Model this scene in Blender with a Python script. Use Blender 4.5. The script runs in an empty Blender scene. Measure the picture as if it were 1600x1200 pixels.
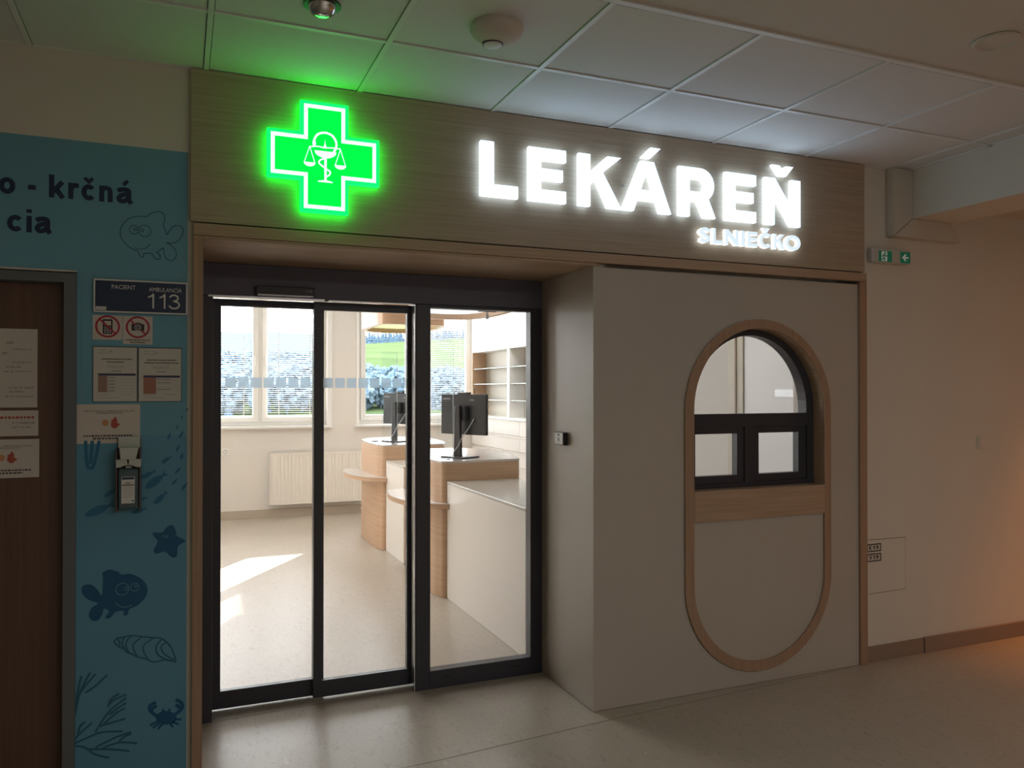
import bpy, bmesh, math, random
from mathutils import Vector, Matrix, noise
C = bpy.context.scene.collection
PI = math.pi
rnd = random.Random(7)

# ------------------------------------------------------------------ materials
def new_mat(name):
    m = bpy.data.materials.new(name); m.use_nodes = True
    nt = m.node_tree; nt.nodes.clear()
    out = nt.nodes.new('ShaderNodeOutputMaterial')
    return m, nt, out

def pbr(name, col, rough=.5, metal=0., spec=.5, emis=None, estr=0., bump=None, var=None, coat=0.):
    m, nt, out = new_mat(name)
    b = nt.nodes.new('ShaderNodeBsdfPrincipled')
    b.inputs['Base Color'].default_value = (*col, 1)
    b.inputs['Roughness'].default_value = rough
    b.inputs['Metallic'].default_value = metal
    b.inputs['Specular IOR Level'].default_value = spec
    b.inputs['Coat Weight'].default_value = coat
    if emis:
        b.inputs['Emission Color'].default_value = (*emis, 1)
        b.inputs['Emission Strength'].default_value = estr
    nt.links.new(b.outputs[0], out.inputs[0])
    if bump or var:
        tc = nt.nodes.new('ShaderNodeTexCoord')
    if var:                                   # (scale, amount) gentle colour variation
        n = nt.nodes.new('ShaderNodeTexNoise'); n.inputs['Scale'].default_value = var[0]
        n.inputs['Detail'].default_value = 4
        nt.links.new(tc.outputs['Object'], n.inputs['Vector'])
        r = nt.nodes.new('ShaderNodeValToRGB')
        a = var[1]
        r.color_ramp.elements[0].position = .3; r.color_ramp.elements[1].position = .7
        r.color_ramp.elements[0].color = (*[c*(1-a) for c in col], 1)
        r.color_ramp.elements[1].color = (*[min(1, c*(1+a)) for c in col], 1)
        nt.links.new(n.outputs['Fac'], r.inputs[0]); nt.links.new(r.outputs[0], b.inputs['Base Color'])
    if bump:                                  # (scale, strength)
        n2 = nt.nodes.new('ShaderNodeTexNoise'); n2.inputs['Scale'].default_value = bump[0]
        nt.links.new(tc.outputs['Object'], n2.inputs['Vector'])
        bp = nt.nodes.new('ShaderNodeBump'); bp.inputs['Strength'].default_value = bump[1]
        bp.inputs['Distance'].default_value = .002
        nt.links.new(n2.outputs['Fac'], bp.inputs['Height']); nt.links.new(bp.outputs[0], b.inputs['Normal'])
    return m

def wood(name, dark, light, axis='x', rough=.45, fine=1.):
    m, nt, out = new_mat(name)
    b = nt.nodes.new('ShaderNodeBsdfPrincipled'); b.inputs['Roughness'].default_value = rough
    tc = nt.nodes.new('ShaderNodeTexCoord'); mp = nt.nodes.new('ShaderNodeMapping')
    s = {'x': (2.2, 9, 150*fine), 'xy': (1.6, 1.6, 150*fine), 'z': (120*fine, 120*fine, 2.), 'y': (120*fine, 2., 120*fine)}[axis]
    mp.inputs['Scale'].default_value = s
    n = nt.nodes.new('ShaderNodeTexNoise'); n.inputs['Scale'].default_value = 1.; n.inputs['Detail'].default_value = 6
    n.inputs['Roughness'].default_value = .65
    r = nt.nodes.new('ShaderNodeValToRGB')
    r.color_ramp.elements[0].position = .32; r.color_ramp.elements[1].position = .68
    r.color_ramp.elements[0].color = (*dark, 1); r.color_ramp.elements[1].color = (*light, 1)
    L = nt.links.new
    L(tc.outputs['Object'], mp.inputs['Vector']); L(mp.outputs[0], n.inputs['Vector']); L(n.outputs['Fac'], r.inputs[0])
    L(r.outputs[0], b.inputs['Base Color']); L(b.outputs[0], out.inputs[0])
    return m

def emit(name, col, strength):
    m, nt, out = new_mat(name)
    e = nt.nodes.new('ShaderNodeEmission'); e.inputs[0].default_value = (*col, 1); e.inputs[1].default_value = strength
    nt.links.new(e.outputs[0], out.inputs[0]); return m

def glass(name, tint=(1, 1, 1), refl=.05, rough=0.):
    m, nt, out = new_mat(name)
    t = nt.nodes.new('ShaderNodeBsdfTransparent'); t.inputs[0].default_value = (*tint, 1)
    g = nt.nodes.new('ShaderNodeBsdfGlossy'); g.inputs['Roughness'].default_value = rough
    f = nt.nodes.new('ShaderNodeFresnel'); f.inputs[0].default_value = 1.0 + refl*6
    mx = nt.nodes.new('ShaderNodeMixShader')
    L = nt.links.new
    L(f.outputs[0], mx.inputs[0]); L(t.outputs[0], mx.inputs[1]); L(g.outputs[0], mx.inputs[2]); L(mx.outputs[0], out.inputs[0])
    return m

def frosted(name, col, alpha):
    m, nt, out = new_mat(name)
    t = nt.nodes.new('ShaderNodeBsdfTransparent')
    d = nt.nodes.new('ShaderNodeBsdfDiffuse'); d.inputs[0].default_value = (*col, 1)
    tl = nt.nodes.new('ShaderNodeBsdfTranslucent'); tl.inputs[0].default_value = (*col, 1)
    a = nt.nodes.new('ShaderNodeAddShader')
    m1 = nt.nodes.new('ShaderNodeMixShader'); m1.inputs[0].default_value = .22 if alpha == 1. else .85
    mx = nt.nodes.new('ShaderNodeMixShader'); mx.inputs[0].default_value = alpha
    L = nt.links.new
    L(d.outputs[0], m1.inputs[1]); L(tl.outputs[0], m1.inputs[2])
    L(t.outputs[0], mx.inputs[1]); L(m1.outputs[0], mx.inputs[2]); L(mx.outputs[0], out.inputs[0])
    return m

def floor_mat(name, base, fleck, dark):
    m, nt, out = new_mat(name)
    L = nt.links.new
    b = nt.nodes.new('ShaderNodeBsdfPrincipled'); b.inputs['Roughness'].default_value = .36
    b.inputs['Specular IOR Level'].default_value = .5
    tc = nt.nodes.new('ShaderNodeTexCoord')
    mp = nt.nodes.new('ShaderNodeMapping'); mp.inputs['Scale'].default_value = (40, 16, 1); mp.inputs['Rotation'].default_value = (0, 0, .5)
    n1 = nt.nodes.new('ShaderNodeTexNoise'); n1.inputs['Scale'].default_value = 1.2; n1.inputs['Detail'].default_value = 5; n1.inputs['Distortion'].default_value = 1.4
    r1 = nt.nodes.new('ShaderNodeValToRGB')
    r1.color_ramp.elements[0].position = .30; r1.color_ramp.elements[0].color = (*dark, 1)
    r1.color_ramp.elements[1].position = .46; r1.color_ramp.elements[1].color = (*base, 1)
    e = r1.color_ramp.elements.new(.66); e.color = (*base, 1)
    e = r1.color_ramp.elements.new(.74); e.color = (*fleck, 1)
    n2 = nt.nodes.new('ShaderNodeTexNoise'); n2.inputs['Scale'].default_value = 1.3; n2.inputs['Detail'].default_value = 3
    hs = nt.nodes.new('ShaderNodeMixRGB'); hs.blend_type = 'MULTIPLY'; hs.inputs[0].default_value = .25
    L(tc.outputs['Object'], mp.inputs[0]); L(mp.outputs[0], n1.inputs['Vector']); L(n1.outputs['Fac'], r1.inputs[0])
    L(tc.outputs['Object'], n2.inputs['Vector'])
    L(r1.outputs[0], hs.inputs[1]); L(n2.outputs['Fac'], hs.inputs[2]); L(hs.outputs[0], b.inputs['Base Color'])
    r2 = nt.nodes.new('ShaderNodeMapRange'); r2.inputs[3].default_value = .36; r2.inputs[4].default_value = .38
    L(n2.outputs['Fac'], r2.inputs[0]); L(r2.outputs[0], b.inputs['Roughness'])
    L(b.outputs[0], out.inputs[0]); return m

M = {}
M['oak'] = wood('oak_veneer', (.39, .262, .175), (.51, .36, .248), 'x', .5)
M['oak_fascia'] = wood('oak_fascia_veneer', (.37, .285, .205), (.48, .38, .285), 'x', .5)
M['oak_v'] = wood('oak_veneer_upright', (.33, .21, .137), (.44, .29, .195), 'z', .5)
M['oak_y'] = wood('oak_veneer_soffit', (.40, .27, .175), (.52, .37, .25), 'x', .5)
M['beech'] = wood('pale_oak_counter', (.50, .32, .20), (.63, .425, .28), 'xy', .42)
M['laminate'] = pbr('greige_laminate', (.50, .455, .40), .42, var=(1.5, .03))
M['paint'] = pbr('white_wall_paint', (.71, .67, .60), .75, bump=(220, .08))
M['paint_in'] = pbr('interior_white_paint', (.75, .72, .68), .8, bump=(220, .06))
M['ceil'] = pbr('ceiling_tile_white', (.72, .715, .705), .85, bump=(400, .05))
M['ceil_bar'] = pbr('ceiling_bar_white', (.78, .78, .77), .4)
M['plenum'] = pbr('plenum_dark', (.03, .03, .03), .9)
M['plaster'] = pbr('plaster_ceiling', (.60, .555, .49), .85)
M['floor'] = floor_mat('speckled_vinyl', (.53, .475, .40), (.68, .63, .56), (.43, .375, .305))
M['anthracite'] = pbr('anthracite_powdercoat', (.040, .040, .052), .38)
M['anthracite_m'] = pbr('dark_header_panel', (.125, .12, .165), .5)
M['alu'] = pbr('brushed_aluminium', (.55, .55, .55), .3, metal=.9)
M['glass'] = glass('door_glass', (.985, .985, .985), .03)
M['wglass'] = glass('window_glass', (.98, .985, .985), .03)
M['acrylic'] = glass('clear_acrylic', (.96, .98, .985), .05)
M['edge'] = pbr('glass_edge', (.55, .66, .66), .2)
M['frost'] = frosted('frosted_decal', (.66, .84, 1.), .62)
M['pvc'] = pbr('white_pvc', (.84, .83, .80), .35)
M['white'] = pbr('white_lacquer', (.86, .86, .85), .3)
M['white_c'] = pbr('white_counter_laminate', (.80, .765, .72), .35)
M['white_top'] = pbr('pale_counter_top', (.62, .62, .58), .16)
M['desk_top'] = pbr('pod_top_laminate', (.60, .56, .53), .14)
M['beige'] = pbr('shelf_back_beige', (.50, .465, .385), .5)
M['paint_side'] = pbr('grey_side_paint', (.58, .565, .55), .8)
M['door_white'] = pbr('white_door_leaf', (.70, .70, .71), .45)
M['rad'] = pbr('radiator_enamel', (.80, .765, .71), .35)
M['black'] = pbr('black_plastic', (.018, .018, .020), .4)
M['darkgrey'] = pbr('dark_grey_plastic', (.05, .05, .055), .45)
M['silver'] = pbr('silver_plastic', (.45, .45, .46), .35, metal=.5)
M['chrome'] = pbr('chrome', (.7, .7, .7), .12, metal=1.)
M['mural'] = pbr('pale_blue_mural', (.155, .38, .50), .55, var=(1.1, .10))
M['mural_low'] = pbr('lower_blue_mural', (.115, .32, .45), .55, var=(1.3, .12))
M['ink_blue'] = pbr('mural_blue_ink', (.008, .10, .225), .55)
M['ink_line'] = pbr('mural_line_ink', (.03, .135, .20), .55)
M['ink_mid'] = pbr('mural_mid_ink', (.02, .16, .29), .55)
M['ink_pale'] = pbr('mural_pale_ink', (.14, .32, .42), .55)
M['navy'] = pbr('navy_lettering', (.012, .03, .085), .5)
M['sign_navy'] = pbr('navy_sign_face', (.018, .035, .085), .45)
M['sign_white'] = pbr('sign_white', (.72, .72, .70), .5)
M['sign_frame'] = pbr('sign_frame_silver', (.62, .63, .61), .4, metal=.2)
M['paper'] = pbr('white_paper', (.66, .60, .54), .8)
M['paper_b'] = pbr('notice_paper', (.62, .59, .53), .6)
M['print'] = pbr('print_ink', (.10, .09, .085), .8)
M['print_soft'] = pbr('print_ink_small', (.27, .25, .23), .8)
M['print_blue'] = pbr('print_ink_blue', (.06, .065, .13), .8)
M['print_pink'] = pbr('print_salmon', (.42, .20, .15), .8)
M['print_brown'] = pbr('print_brown', (.34, .22, .17), .8)
M['red'] = pbr('prohibition_red', (.42, .03, .06), .6)
M['red_ink'] = pbr('red_ink', (.45, .10, .07), .8)
M['orange_ink'] = pbr('orange_ink', (.62, .30, .14), .8)
M['door_brown'] = wood('brown_door_laminate', (.115, .06, .04), (.155, .085, .058), 'z', .45)
M['door_frame'] = pbr('grey_door_frame', (.14, .15, .16), .5)
M['skirting'] = pbr('vinyl_skirting', (.30, .215, .165), .5)
M['skirting_in'] = pbr('vinyl_cove', (.46, .40, .33), .45)
M['exit_green'] = pbr('exit_green', (.0, .13, .075), .4, emis=(0, .2, .1), estr=.12)
M['exit_box'] = pbr('exit_housing', (.55, .53, .49), .35)
M['exit_white'] = pbr('exit_white', (.75, .75, .72), .4, emis=(1, 1, .95), estr=.06)
M['letter_face'] = emit('letter_face_light', (.54, .75, 1.0), 1.95)
M['letter_edge'] = emit('letter_edge_light', (.62, .82, 1.0), 2.6)
M['small_face'] = emit('small_letter_face_light', (.74, .87, .96), .72)
M['small_edge'] = emit('small_letter_edge_light', (.84, .94, 1.0), 1.6)
M['cross_face'] = emit('cross_face_light', (.0006, 1., .042), 1.2)
M['cross_rim'] = emit('cross_rim_light', (.003, 1., .08), 1.8)
M['cross_edge'] = emit('cross_edge_light', (.002, 1., .035), 5.0)
M['cross_white'] = emit('cross_white_light', (.66, .95, .90), 1.1)
M['bottle'] = pbr('sanitiser_bottle', (.07, .115, .125), .25)
M['disp'] = pbr('dispenser_white', (.55, .57, .53), .35)
M['disp_steel'] = pbr('dispenser_bracket', (.14, .09, .10), .35, metal=.5)
M['lens'] = glass('downlight_glass', (.85, .92, .88), .12)

# --------------------------------------------------------------- mesh builder
def tag(o, label=None, cat=None, group=None, kind=None):
    if label: o['label'] = label
    if cat: o['category'] = cat
    if group: o['group'] = group
    if kind: o['kind'] = kind
    return o

def thing(name, loc, label, cat, group=None, rz=0., kind=None):
    o = bpy.data.objects.new(name, None); C.objects.link(o)
    o.empty_display_size = .05
    o.location = loc; o.rotation_euler = (0, 0, rz)
    return tag(o, label, cat, group, kind)

def root_of(o):
    while o.parent: o = o.parent
    return o

class MB:
    def __init__(self): self.bm = bmesh.new()
    def box(self, x0, x1, y0, y1, z0, z1, bevel=0.):
        bm = self.bm
        if x1 < x0: x0, x1 = x1, x0
        if y1 < y0: y0, y1 = y1, y0
        if z1 < z0: z0, z1 = z1, z0
        v = [bm.verts.new((x, y, z)) for x in (x0, x1) for y in (y0, y1) for z in (z0, z1)]
        f = [(0, 1, 3, 2), (4, 6, 7, 5), (0, 4, 5, 1), (2, 3, 7, 6), (0, 2, 6, 4), (1, 5, 7, 3)]
        fs = [bm.faces.new([v[i] for i in q]) for q in f]
        if bevel:
            es = list({e for q in fs for e in q.edges})
            bmesh.ops.bevel(bm, geom=es, offset=bevel, segments=2, affect='EDGES', profile=.5)
        return self
    def poly(self, loops, plane, d0, d1):
        """extrude a 2-D outline (with holes) between d0 and d1 along the plane's normal."""
        bm = self.bm
        def P(a, b, d):
            return {'xz': (a, d, b), 'xy': (a, b, d), 'yz': (d, a, b)}[plane]
        tmp = bmesh.new(); rings = []
        for lp in loops:
            vs = [tmp.verts.new((a, b, 0)) for a, b in lp]
            rings.append(vs)
            for i in range(len(vs)): tmp.edges.new((vs[i], vs[(i+1) % len(vs)]))
        bmesh.ops.triangle_fill(tmp, use_beauty=True, edges=tmp.edges[:])
        tmp.verts.index_update(); tmp.verts.ensure_lookup_table()
        A = [bm.verts.new(P(v.co.x, v.co.y, d0)) for v in tmp.verts]
        B = [bm.verts.new(P(v.co.x, v.co.y, d1)) for v in tmp.verts]
        for f in tmp.faces:
            ix = [v.index for v in f.verts]
            bm.faces.new([A[i] for i in ix]); bm.faces.new([B[i] for i in reversed(ix)])
        for vs in rings:
            ix = [v.index for v in vs]
            for i in range(len(ix)):
                a, b = ix[i], ix[(i+1) % len(ix)]
                try: bm.faces.new((A[a], A[b], B[b], B[a]))
                except ValueError: pass
        tmp.free(); return self
    def strokes(self, lines, w, plane, d0, d1, closed=False):
        d_top = d0
        for k_, pts in enumerate(lines):
            d0 = d_top-k_*.00006
            pts = [Vector(p) for p in pts]
            n = len(pts); L_, R_ = [], []
            for i, p in enumerate(pts):
                if closed: a, b = pts[i-1], pts[(i+1) % n]
                else: a, b = pts[max(i-1, 0)], pts[min(i+1, n-1)]
                t = (b-a); t = t.normalized() if t.length > 1e-9 else Vector((1, 0))
                k = 1.
                if 0 < i < n-1 or closed:
                    u = (p-a); v = (b-p)
                    if u.length > 1e-9 and v.length > 1e-9:
                        k = min(2.2, 1/max(.3, abs(t.dot(u.normalized()))))
                nn = Vector((-t.y, t.x))*w/2*k
                L_.append(p+nn); R_.append(p-nn)
            bm = self.bm
            def P(q, d): return {'xz': (q.x, d, q.y), 'xy': (q.x, q.y, d), 'yz': (d, q.x, q.y)}[plane]
            vs = [[bm.verts.new(P(q, d)) for q in s] for s in (L_, R_) for d in (d0, d1)]
            a0, a1, b0, b1 = vs
            m = n if closed else n-1
            for i in range(m):
                j = (i+1) % n
                bm.faces.new((a0[i], a0[j], b0[j], b0[i])); bm.faces.new((b1[i], b1[j], a1[j], a1[i]))
                bm.faces.new((a1[i], a1[j], a0[j], a0[i])); bm.faces.new((b0[i], b0[j], b1[j], b1[i]))
            if not closed:
                bm.faces.new((a0[0], b0[0], b1[0], a1[0])); bm.faces.new((b0[-1], a0[-1], a1[-1], b1[-1]))
        return self
    def tube(self, pts, r, seg=10, cap=True):
        pts = [Vector(p) for p in pts]; rings = []
        rr = r if isinstance(r, (list, tuple)) else [r]*len(pts)
        for i, p in enumerate(pts):
            t = (pts[min(i+1, len(pts)-1)]-pts[max(i-1, 0)]).normalized()
            u = t.orthogonal().normalized() if abs(t.z) > .99 else t.cross(Vector((0, 0, 1))).normalized()
            w = t.cross(u)
            rings.append([self.bm.verts.new(p+(u*math.cos(2*PI*k/seg)+w*math.sin(2*PI*k/seg))*rr[i]) for k in range(seg)])
        for a, b in zip(rings, rings[1:]):
            for k in range(seg): self.bm.faces.new((a[k], a[(k+1) % seg], b[(k+1) % seg], b[k]))
        if cap:
            self.bm.faces.new(rings[0][::-1]); self.bm.faces.new(rings[-1])
        return self
    def lathe(self, prof, cx, cy, seg=40):
        """prof: list of (radius, z)."""
        rings = []
        for r, z in prof:
            rings.append([self.bm.verts.new((cx+max(r, 1e-4)*math.cos(2*PI*k/seg), cy+max(r, 1e-4)*math.sin(2*PI*k/seg), z)) for k in range(seg)])
        for a, b in zip(rings, rings[1:]):
            for k in range(seg): self.bm.faces.new((a[k], a[(k+1) % seg], b[(k+1) % seg], b[k]))
        self.bm.faces.new(rings[0][::-1]); self.bm.faces.new(rings[-1])
        return self
    def build(self, name, mat, parent=None, smooth=False, local=False, label=None, bevel=0., side_mat=None):
        bm = self.bm
        bmesh.ops.recalc_face_normals(bm, faces=bm.faces[:])
        me = bpy.data.meshes.new(name)
        bm.verts.ensure_lookup_table()
        if parent is not None: off = Vector((0, 0, 0)) if local else root_of(parent).location.copy()
        else:
            xs = [v.co for v in bm.verts]
            lo = [min(v[i] for v in xs) for i in range(3)]; hi = [max(v[i] for v in xs) for i in range(3)]
            off = Vector(((lo[0]+hi[0])/2, (lo[1]+hi[1])/2, lo[2]))
        for v in bm.verts: v.co -= off
        if side_mat:                      # faces not facing -Y get the second material
            for f in bm.faces:
                f.normal_update()
                f.material_index = 0 if f.normal.y < -.9 else 1
        bm.to_mesh(me); bm.free()
        me.materials.append(M[mat] if isinstance(mat, str) else mat)
        if side_mat: me.materials.append(M[side_mat])
        o = bpy.data.objects.new(name, me); C.objects.link(o)
        if parent is not None: o.parent = parent
        else: o.location = off
        if smooth:
            me.polygons.foreach_set('use_smooth', [True]*len(me.polygons))
            try: me.set_sharp_from_angle(angle=math.radians(38))
            except Exception: pass
        if bevel:
            b = o.modifiers.new('edge', 'BEVEL'); b.width = bevel; b.segments = 2; b.limit_method = 'ANGLE'; b.angle_limit = .6
        if label: o['label'] = label
        return o

def struct(mb, name, mat, **k):
    o = mb.build(name, mat, **k); o['kind'] = 'structure'; return o

def solo(mb, name, mat, label, cat, group=None, **k):
    return tag(mb.build(name, mat, **k), label, cat, group)

def copy_tree(o, parent=None, loc=None, label=None):
    c = o.copy(); C.objects.link(c)
    if parent is not None: c.parent = parent
    if loc is not None: c.location = loc
    if label: c['label'] = label
    for ch in [q for q in bpy.data.objects if q.parent == o]:
        copy_tree(ch, c)
    return c

def text_polys(body, x0, x1, z0, z1, y, thick, bold=0., keep=False, res=3):
    """lettering as a mesh fitted to the box (x0..x1, z0..z1) on a plane facing -Y."""
    cu = bpy.data.curves.new('t', 'FONT'); cu.body = body; cu.offset = bold; cu.resolution_u = res; cu.fill_mode = 'FRONT'
    ob = bpy.data.objects.new('t', cu); C.objects.link(ob)
    bpy.context.view_layer.update()
    me = bpy.data.meshes.new_from_object(ob.evaluated_get(bpy.context.evaluated_depsgraph_get()))
    bpy.data.objects.remove(ob); bpy.data.curves.remove(cu)
    bm = bmesh.new(); bm.from_mesh(me); bpy.data.meshes.remove(me)
    xs = [v.co.x for v in bm.verts]; ys = [v.co.y for v in bm.verts]
    a0, a1, b0, b1 = min(xs), max(xs), min(ys), max(ys)
    sx = (x1-x0)/(a1-a0); sz = (z1-z0)/(b1-b0)
    if keep: sx = sz if x1 > x0 else sx
    for v in bm.verts:
        v.co = Vector((x0+(v.co.x-a0)*sx, y, z0+(v.co.y-b0)*sz))
    if thick:
        g = bmesh.ops.extrude_face_region(bm, geom=bm.faces[:])
        for e in g['geom']:
            if isinstance(e, bmesh.types.BMVert): e.co.y += thick
    return bm

def add_bm(mb, bm2):
    me = bpy.data.meshes.new('tmp'); bm2.to_mesh(me); bm2.free(); mb.bm.from_mesh(me); bpy.data.meshes.remove(me); return mb

def text(mb, body, x0, x1, z0, z1, y, thick=.0006, bold=0., res=2):
    return add_bm(mb, text_polys(body, x0, x1, z0, z1, y, thick, bold, res=res))

def smooth_loop(pts, sub=5, sharp=()):
    """closed Catmull-Rom through pts; indices in sharp stay corners."""
    n = len(pts); out = []
    for i in range(n):
        p1, p2 = pts[i], pts[(i+1) % n]
        p0 = pts[i-1] if i not in sharp else p1
        p3 = pts[(i+2) % n] if (i+1) % n not in sharp else p2
        for k in range(sub):
            t = k/sub
            out.append(tuple(.5*((2*p1[j])+(-p0[j]+p2[j])*t+(2*p0[j]-5*p1[j]+4*p2[j]-p3[j])*t*t+(-p0[j]+3*p1[j]-3*p2[j]+p3[j])*t**3) for j in (0, 1)))
    return out

def smooth_line(pts, sub=5):
    n = len(pts); out = []
    for i in range(n-1):
        p1, p2 = pts[i], pts[i+1]; p0 = pts[max(i-1, 0)]; p3 = pts[min(i+2, n-1)]
        for k in range(sub):
            t = k/sub
            out.append(tuple(.5*((2*p1[j])+(-p0[j]+p2[j])*t+(2*p0[j]-5*p1[j]+4*p2[j]-p3[j])*t*t+(-p0[j]+3*p1[j]-3*p2[j]+p3[j])*t**3) for j in (0, 1)))
    out.append(tuple(pts[-1])); return out

def circ(cx, cy, rx, ry=None, n=40, a0=0., a1=2*PI, endpoint=False):
    ry = rx if ry is None else ry
    return [(cx+rx*math.cos(a0+(a1-a0)*k/(n if not endpoint else n-1)), cy+ry*math.sin(a0+(a1-a0)*k/(n if not endpoint else n-1))) for k in range(n)]

def rect(a0, a1, b0, b1): return [(a0, b0), (a1, b0), (a1, b1), (a0, b1)]
def frame_loops(a0, a1, b0, b1, w, wb=None, wt=None):
    return [rect(a0, a1, b0, b1), rect(a0+w, a1-w, b0+(wb or w), b1-(wt or w))]
F2 = [(-0.2688,0.7564),(-0.2661,0.82),(-0.269,0.833),(-0.2462,0.8451),(-0.2173,0.8349),(-0.2028,0.822),(-0.1766,0.8235),(-0.1413,0.8054),(-0.1205,0.7807),(-0.1139,0.754),(-0.1233,0.7257),(-0.1469,0.7021),(-0.1762,0.689),(-0.182,0.6702),(-0.1907,0.6673),(-0.1983,0.672),(-0.1948,0.6833),(-0.2227,0.6843),(-0.2399,0.665),(-0.2542,0.6621),(-0.2571,0.6708),(-0.2457,0.6868),(-0.2629,0.7014),(-0.2686,0.6797),(-0.2828,0.6589),(-0.3026,0.6611),(-0.3128,0.6782),(-0.3056,0.706),(-0.283,0.7227),(-0.3085,0.7349),(-0.3311,0.7562),(-0.3379,0.7822),(-0.3256,0.7956),(-0.303,0.7928),(-0.2831,0.7705),(-0.2745,0.7537)]
F2E = [(-0.2009,0.7677),(-0.1589,0.7714),(-0.1881,0.769),(-0.1559,0.7743)]
F2S = [(-0.2239,0.7198),(-0.2112,0.7056),(-0.1908,0.6983),(-0.1675,0.7042)]
SH = [[(-0.2293,0.5727),(-0.2166,0.584),(-0.1992,0.5852),(-0.1701,0.5881),(-0.1348,0.5807),(-0.1051,0.5739),(-0.0693,0.5663),(-0.0451,0.547),(-0.0269,0.5184),(-0.0159,0.4808),(-0.0158,0.4689),(-0.0329,0.4751),(-0.057,0.4809),(-0.093,0.4778),(-0.1168,0.4926),(-0.1346,0.4995),(-0.1552,0.5087),(-0.1699,0.5202),(-0.1845,0.5273),(-0.1962,0.5429),(-0.2107,0.5512),(-0.2223,0.5623),(-0.2293,0.5727)],[(-0.2166,0.584),(-0.2096,0.5671),(-0.2107,0.5512)],[(-0.1905,0.5873),(-0.2021,0.5662),(-0.1945,0.5427)],[(-0.1701,0.5881),(-0.1887,0.5613),(-0.1787,0.5246)],[(-0.1318,0.5803),(-0.1641,0.5518),(-0.1493,0.5047)],[(-0.0902,0.5714),(-0.13,0.5411),(-0.1109,0.4886)],[(-0.0632,0.5623),(-0.0842,0.5354),(-0.0721,0.4979),(-0.0207,0.4702)],[(-0.0482,0.5493),(-0.0662,0.5332),(-0.0559,0.5057),(-0.0207,0.4768)]]
CO = [[(-0.3657,0.2116),(-0.3519,0.2345),(-0.324,0.2614),(-0.3015,0.2799)],[(-0.3629,0.2111),(-0.3126,0.2278),(-0.2673,0.2393),(-0.1982,0.2311)],[(-0.3573,0.2039),(-0.3237,0.1918),(-0.2898,0.1605),(-0.2441,0.1397)],[(-0.29,0.2431),(-0.2446,0.3123),(-0.1869,0.3548)],[(-0.273,0.2594),(-0.2216,0.3023),(-0.1898,0.3166)],[(-0.2504,0.3324),(-0.2275,0.3545),(-0.187,0.3677)],[(-0.2447,0.3443),(-0.2333,0.3618),(-0.2102,0.3744)],[(-0.3577,0.3173),(-0.3412,0.3968),(-0.3077,0.468)],[(-0.3522,0.3417),(-0.3468,0.4103),(-0.3358,0.4592)],[(-0.3384,0.3964),(-0.3244,0.4197),(-0.2907,0.4594)],[(-0.3244,0.3943),(-0.2906,0.4148),(-0.2508,0.4507)],[(-0.3631,0.2741),(-0.3578,0.3488),(-0.3608,0.4249)],[(-0.2899,0.1859),(-0.2213,0.2125),(-0.1691,0.2231)],[(-0.2671,0.1788),(-0.2097,0.1913),(-0.1484,0.1776)],[(-0.3125,0.1835),(-0.2385,0.1706),(-0.1747,0.1531)],[(-0.2446,0.2995),(-0.2159,0.3206),(-0.1869,0.3355)],[(-0.2674,0.2648),(-0.2273,0.2711),(-0.1896,0.278)],[(-0.3463,0.2398),(-0.3408,0.2705),(-0.324,0.2867)],[(-0.2097,0.1977),(-0.1866,0.2131),(-0.1691,0.2166)]]
CRB = [(-0.0111,0.2528),(-0.0138,0.2432),(-0.0217,0.2359),(-0.0335,0.2321),(-0.0474,0.2324),(-0.0612,0.2366),(-0.0729,0.2442),(-0.0807,0.2539),(-0.0835,0.2643),(-0.0808,0.2739),(-0.073,0.2812),(-0.0613,0.285),(-0.0475,0.2848),(-0.0336,0.2807),(-0.0218,0.2731),(-0.0139,0.2634)]
CRS = [[(-0.0805,0.2704),(-0.1032,0.2935),(-0.1045,0.3132),(-0.0836,0.3231)],[(-0.1014,0.29),(-0.0925,0.3049),(-0.0806,0.3076)],[(-0.0154,0.2667),(0.009,0.286),(0.0053,0.3096),(-0.0143,0.3225)],[(0.0072,0.2829),(-0.0051,0.296),(-0.0142,0.3027)],[(-0.0745,0.2498),(-0.1043,0.2383)],[(-0.0685,0.2423),(-0.0953,0.2271)],[(-0.0594,0.2376),(-0.0774,0.2196)],[(-0.0323,0.2345),(-0.0231,0.2173)],[(-0.025,0.2386),(-0.0031,0.2252)],[(-0.0153,0.2469),(0.0072,0.2433)],[(-0.0565,0.283),(-0.0596,0.2933)],[(-0.0384,0.2815),(-0.0336,0.2912)]]
ST = [(-0.0268,0.9978),(-0.0146,0.9707),(-0.0122,0.9547),(0.0196,0.9339),(-0.0072,0.9148),(-0.012,0.8757),(-0.0314,0.8747),(-0.0531,0.8974),(-0.0842,0.892),(-0.0938,0.9058),(-0.0796,0.9386),(-0.0939,0.9605),(-0.094,0.9736),(-0.0653,0.9716),(-0.0461,0.9912)]
STE = [(-0.0566,0.9579),(-0.047,0.9546)]
UU = [[(-0.3261,1.3315),(-0.3213,1.2452),(-0.3123,1.2296),(-0.2988,1.2393),(-0.2809,1.3303)],[(-0.3036,1.3309),(-0.3101,1.2448)]]
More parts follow.
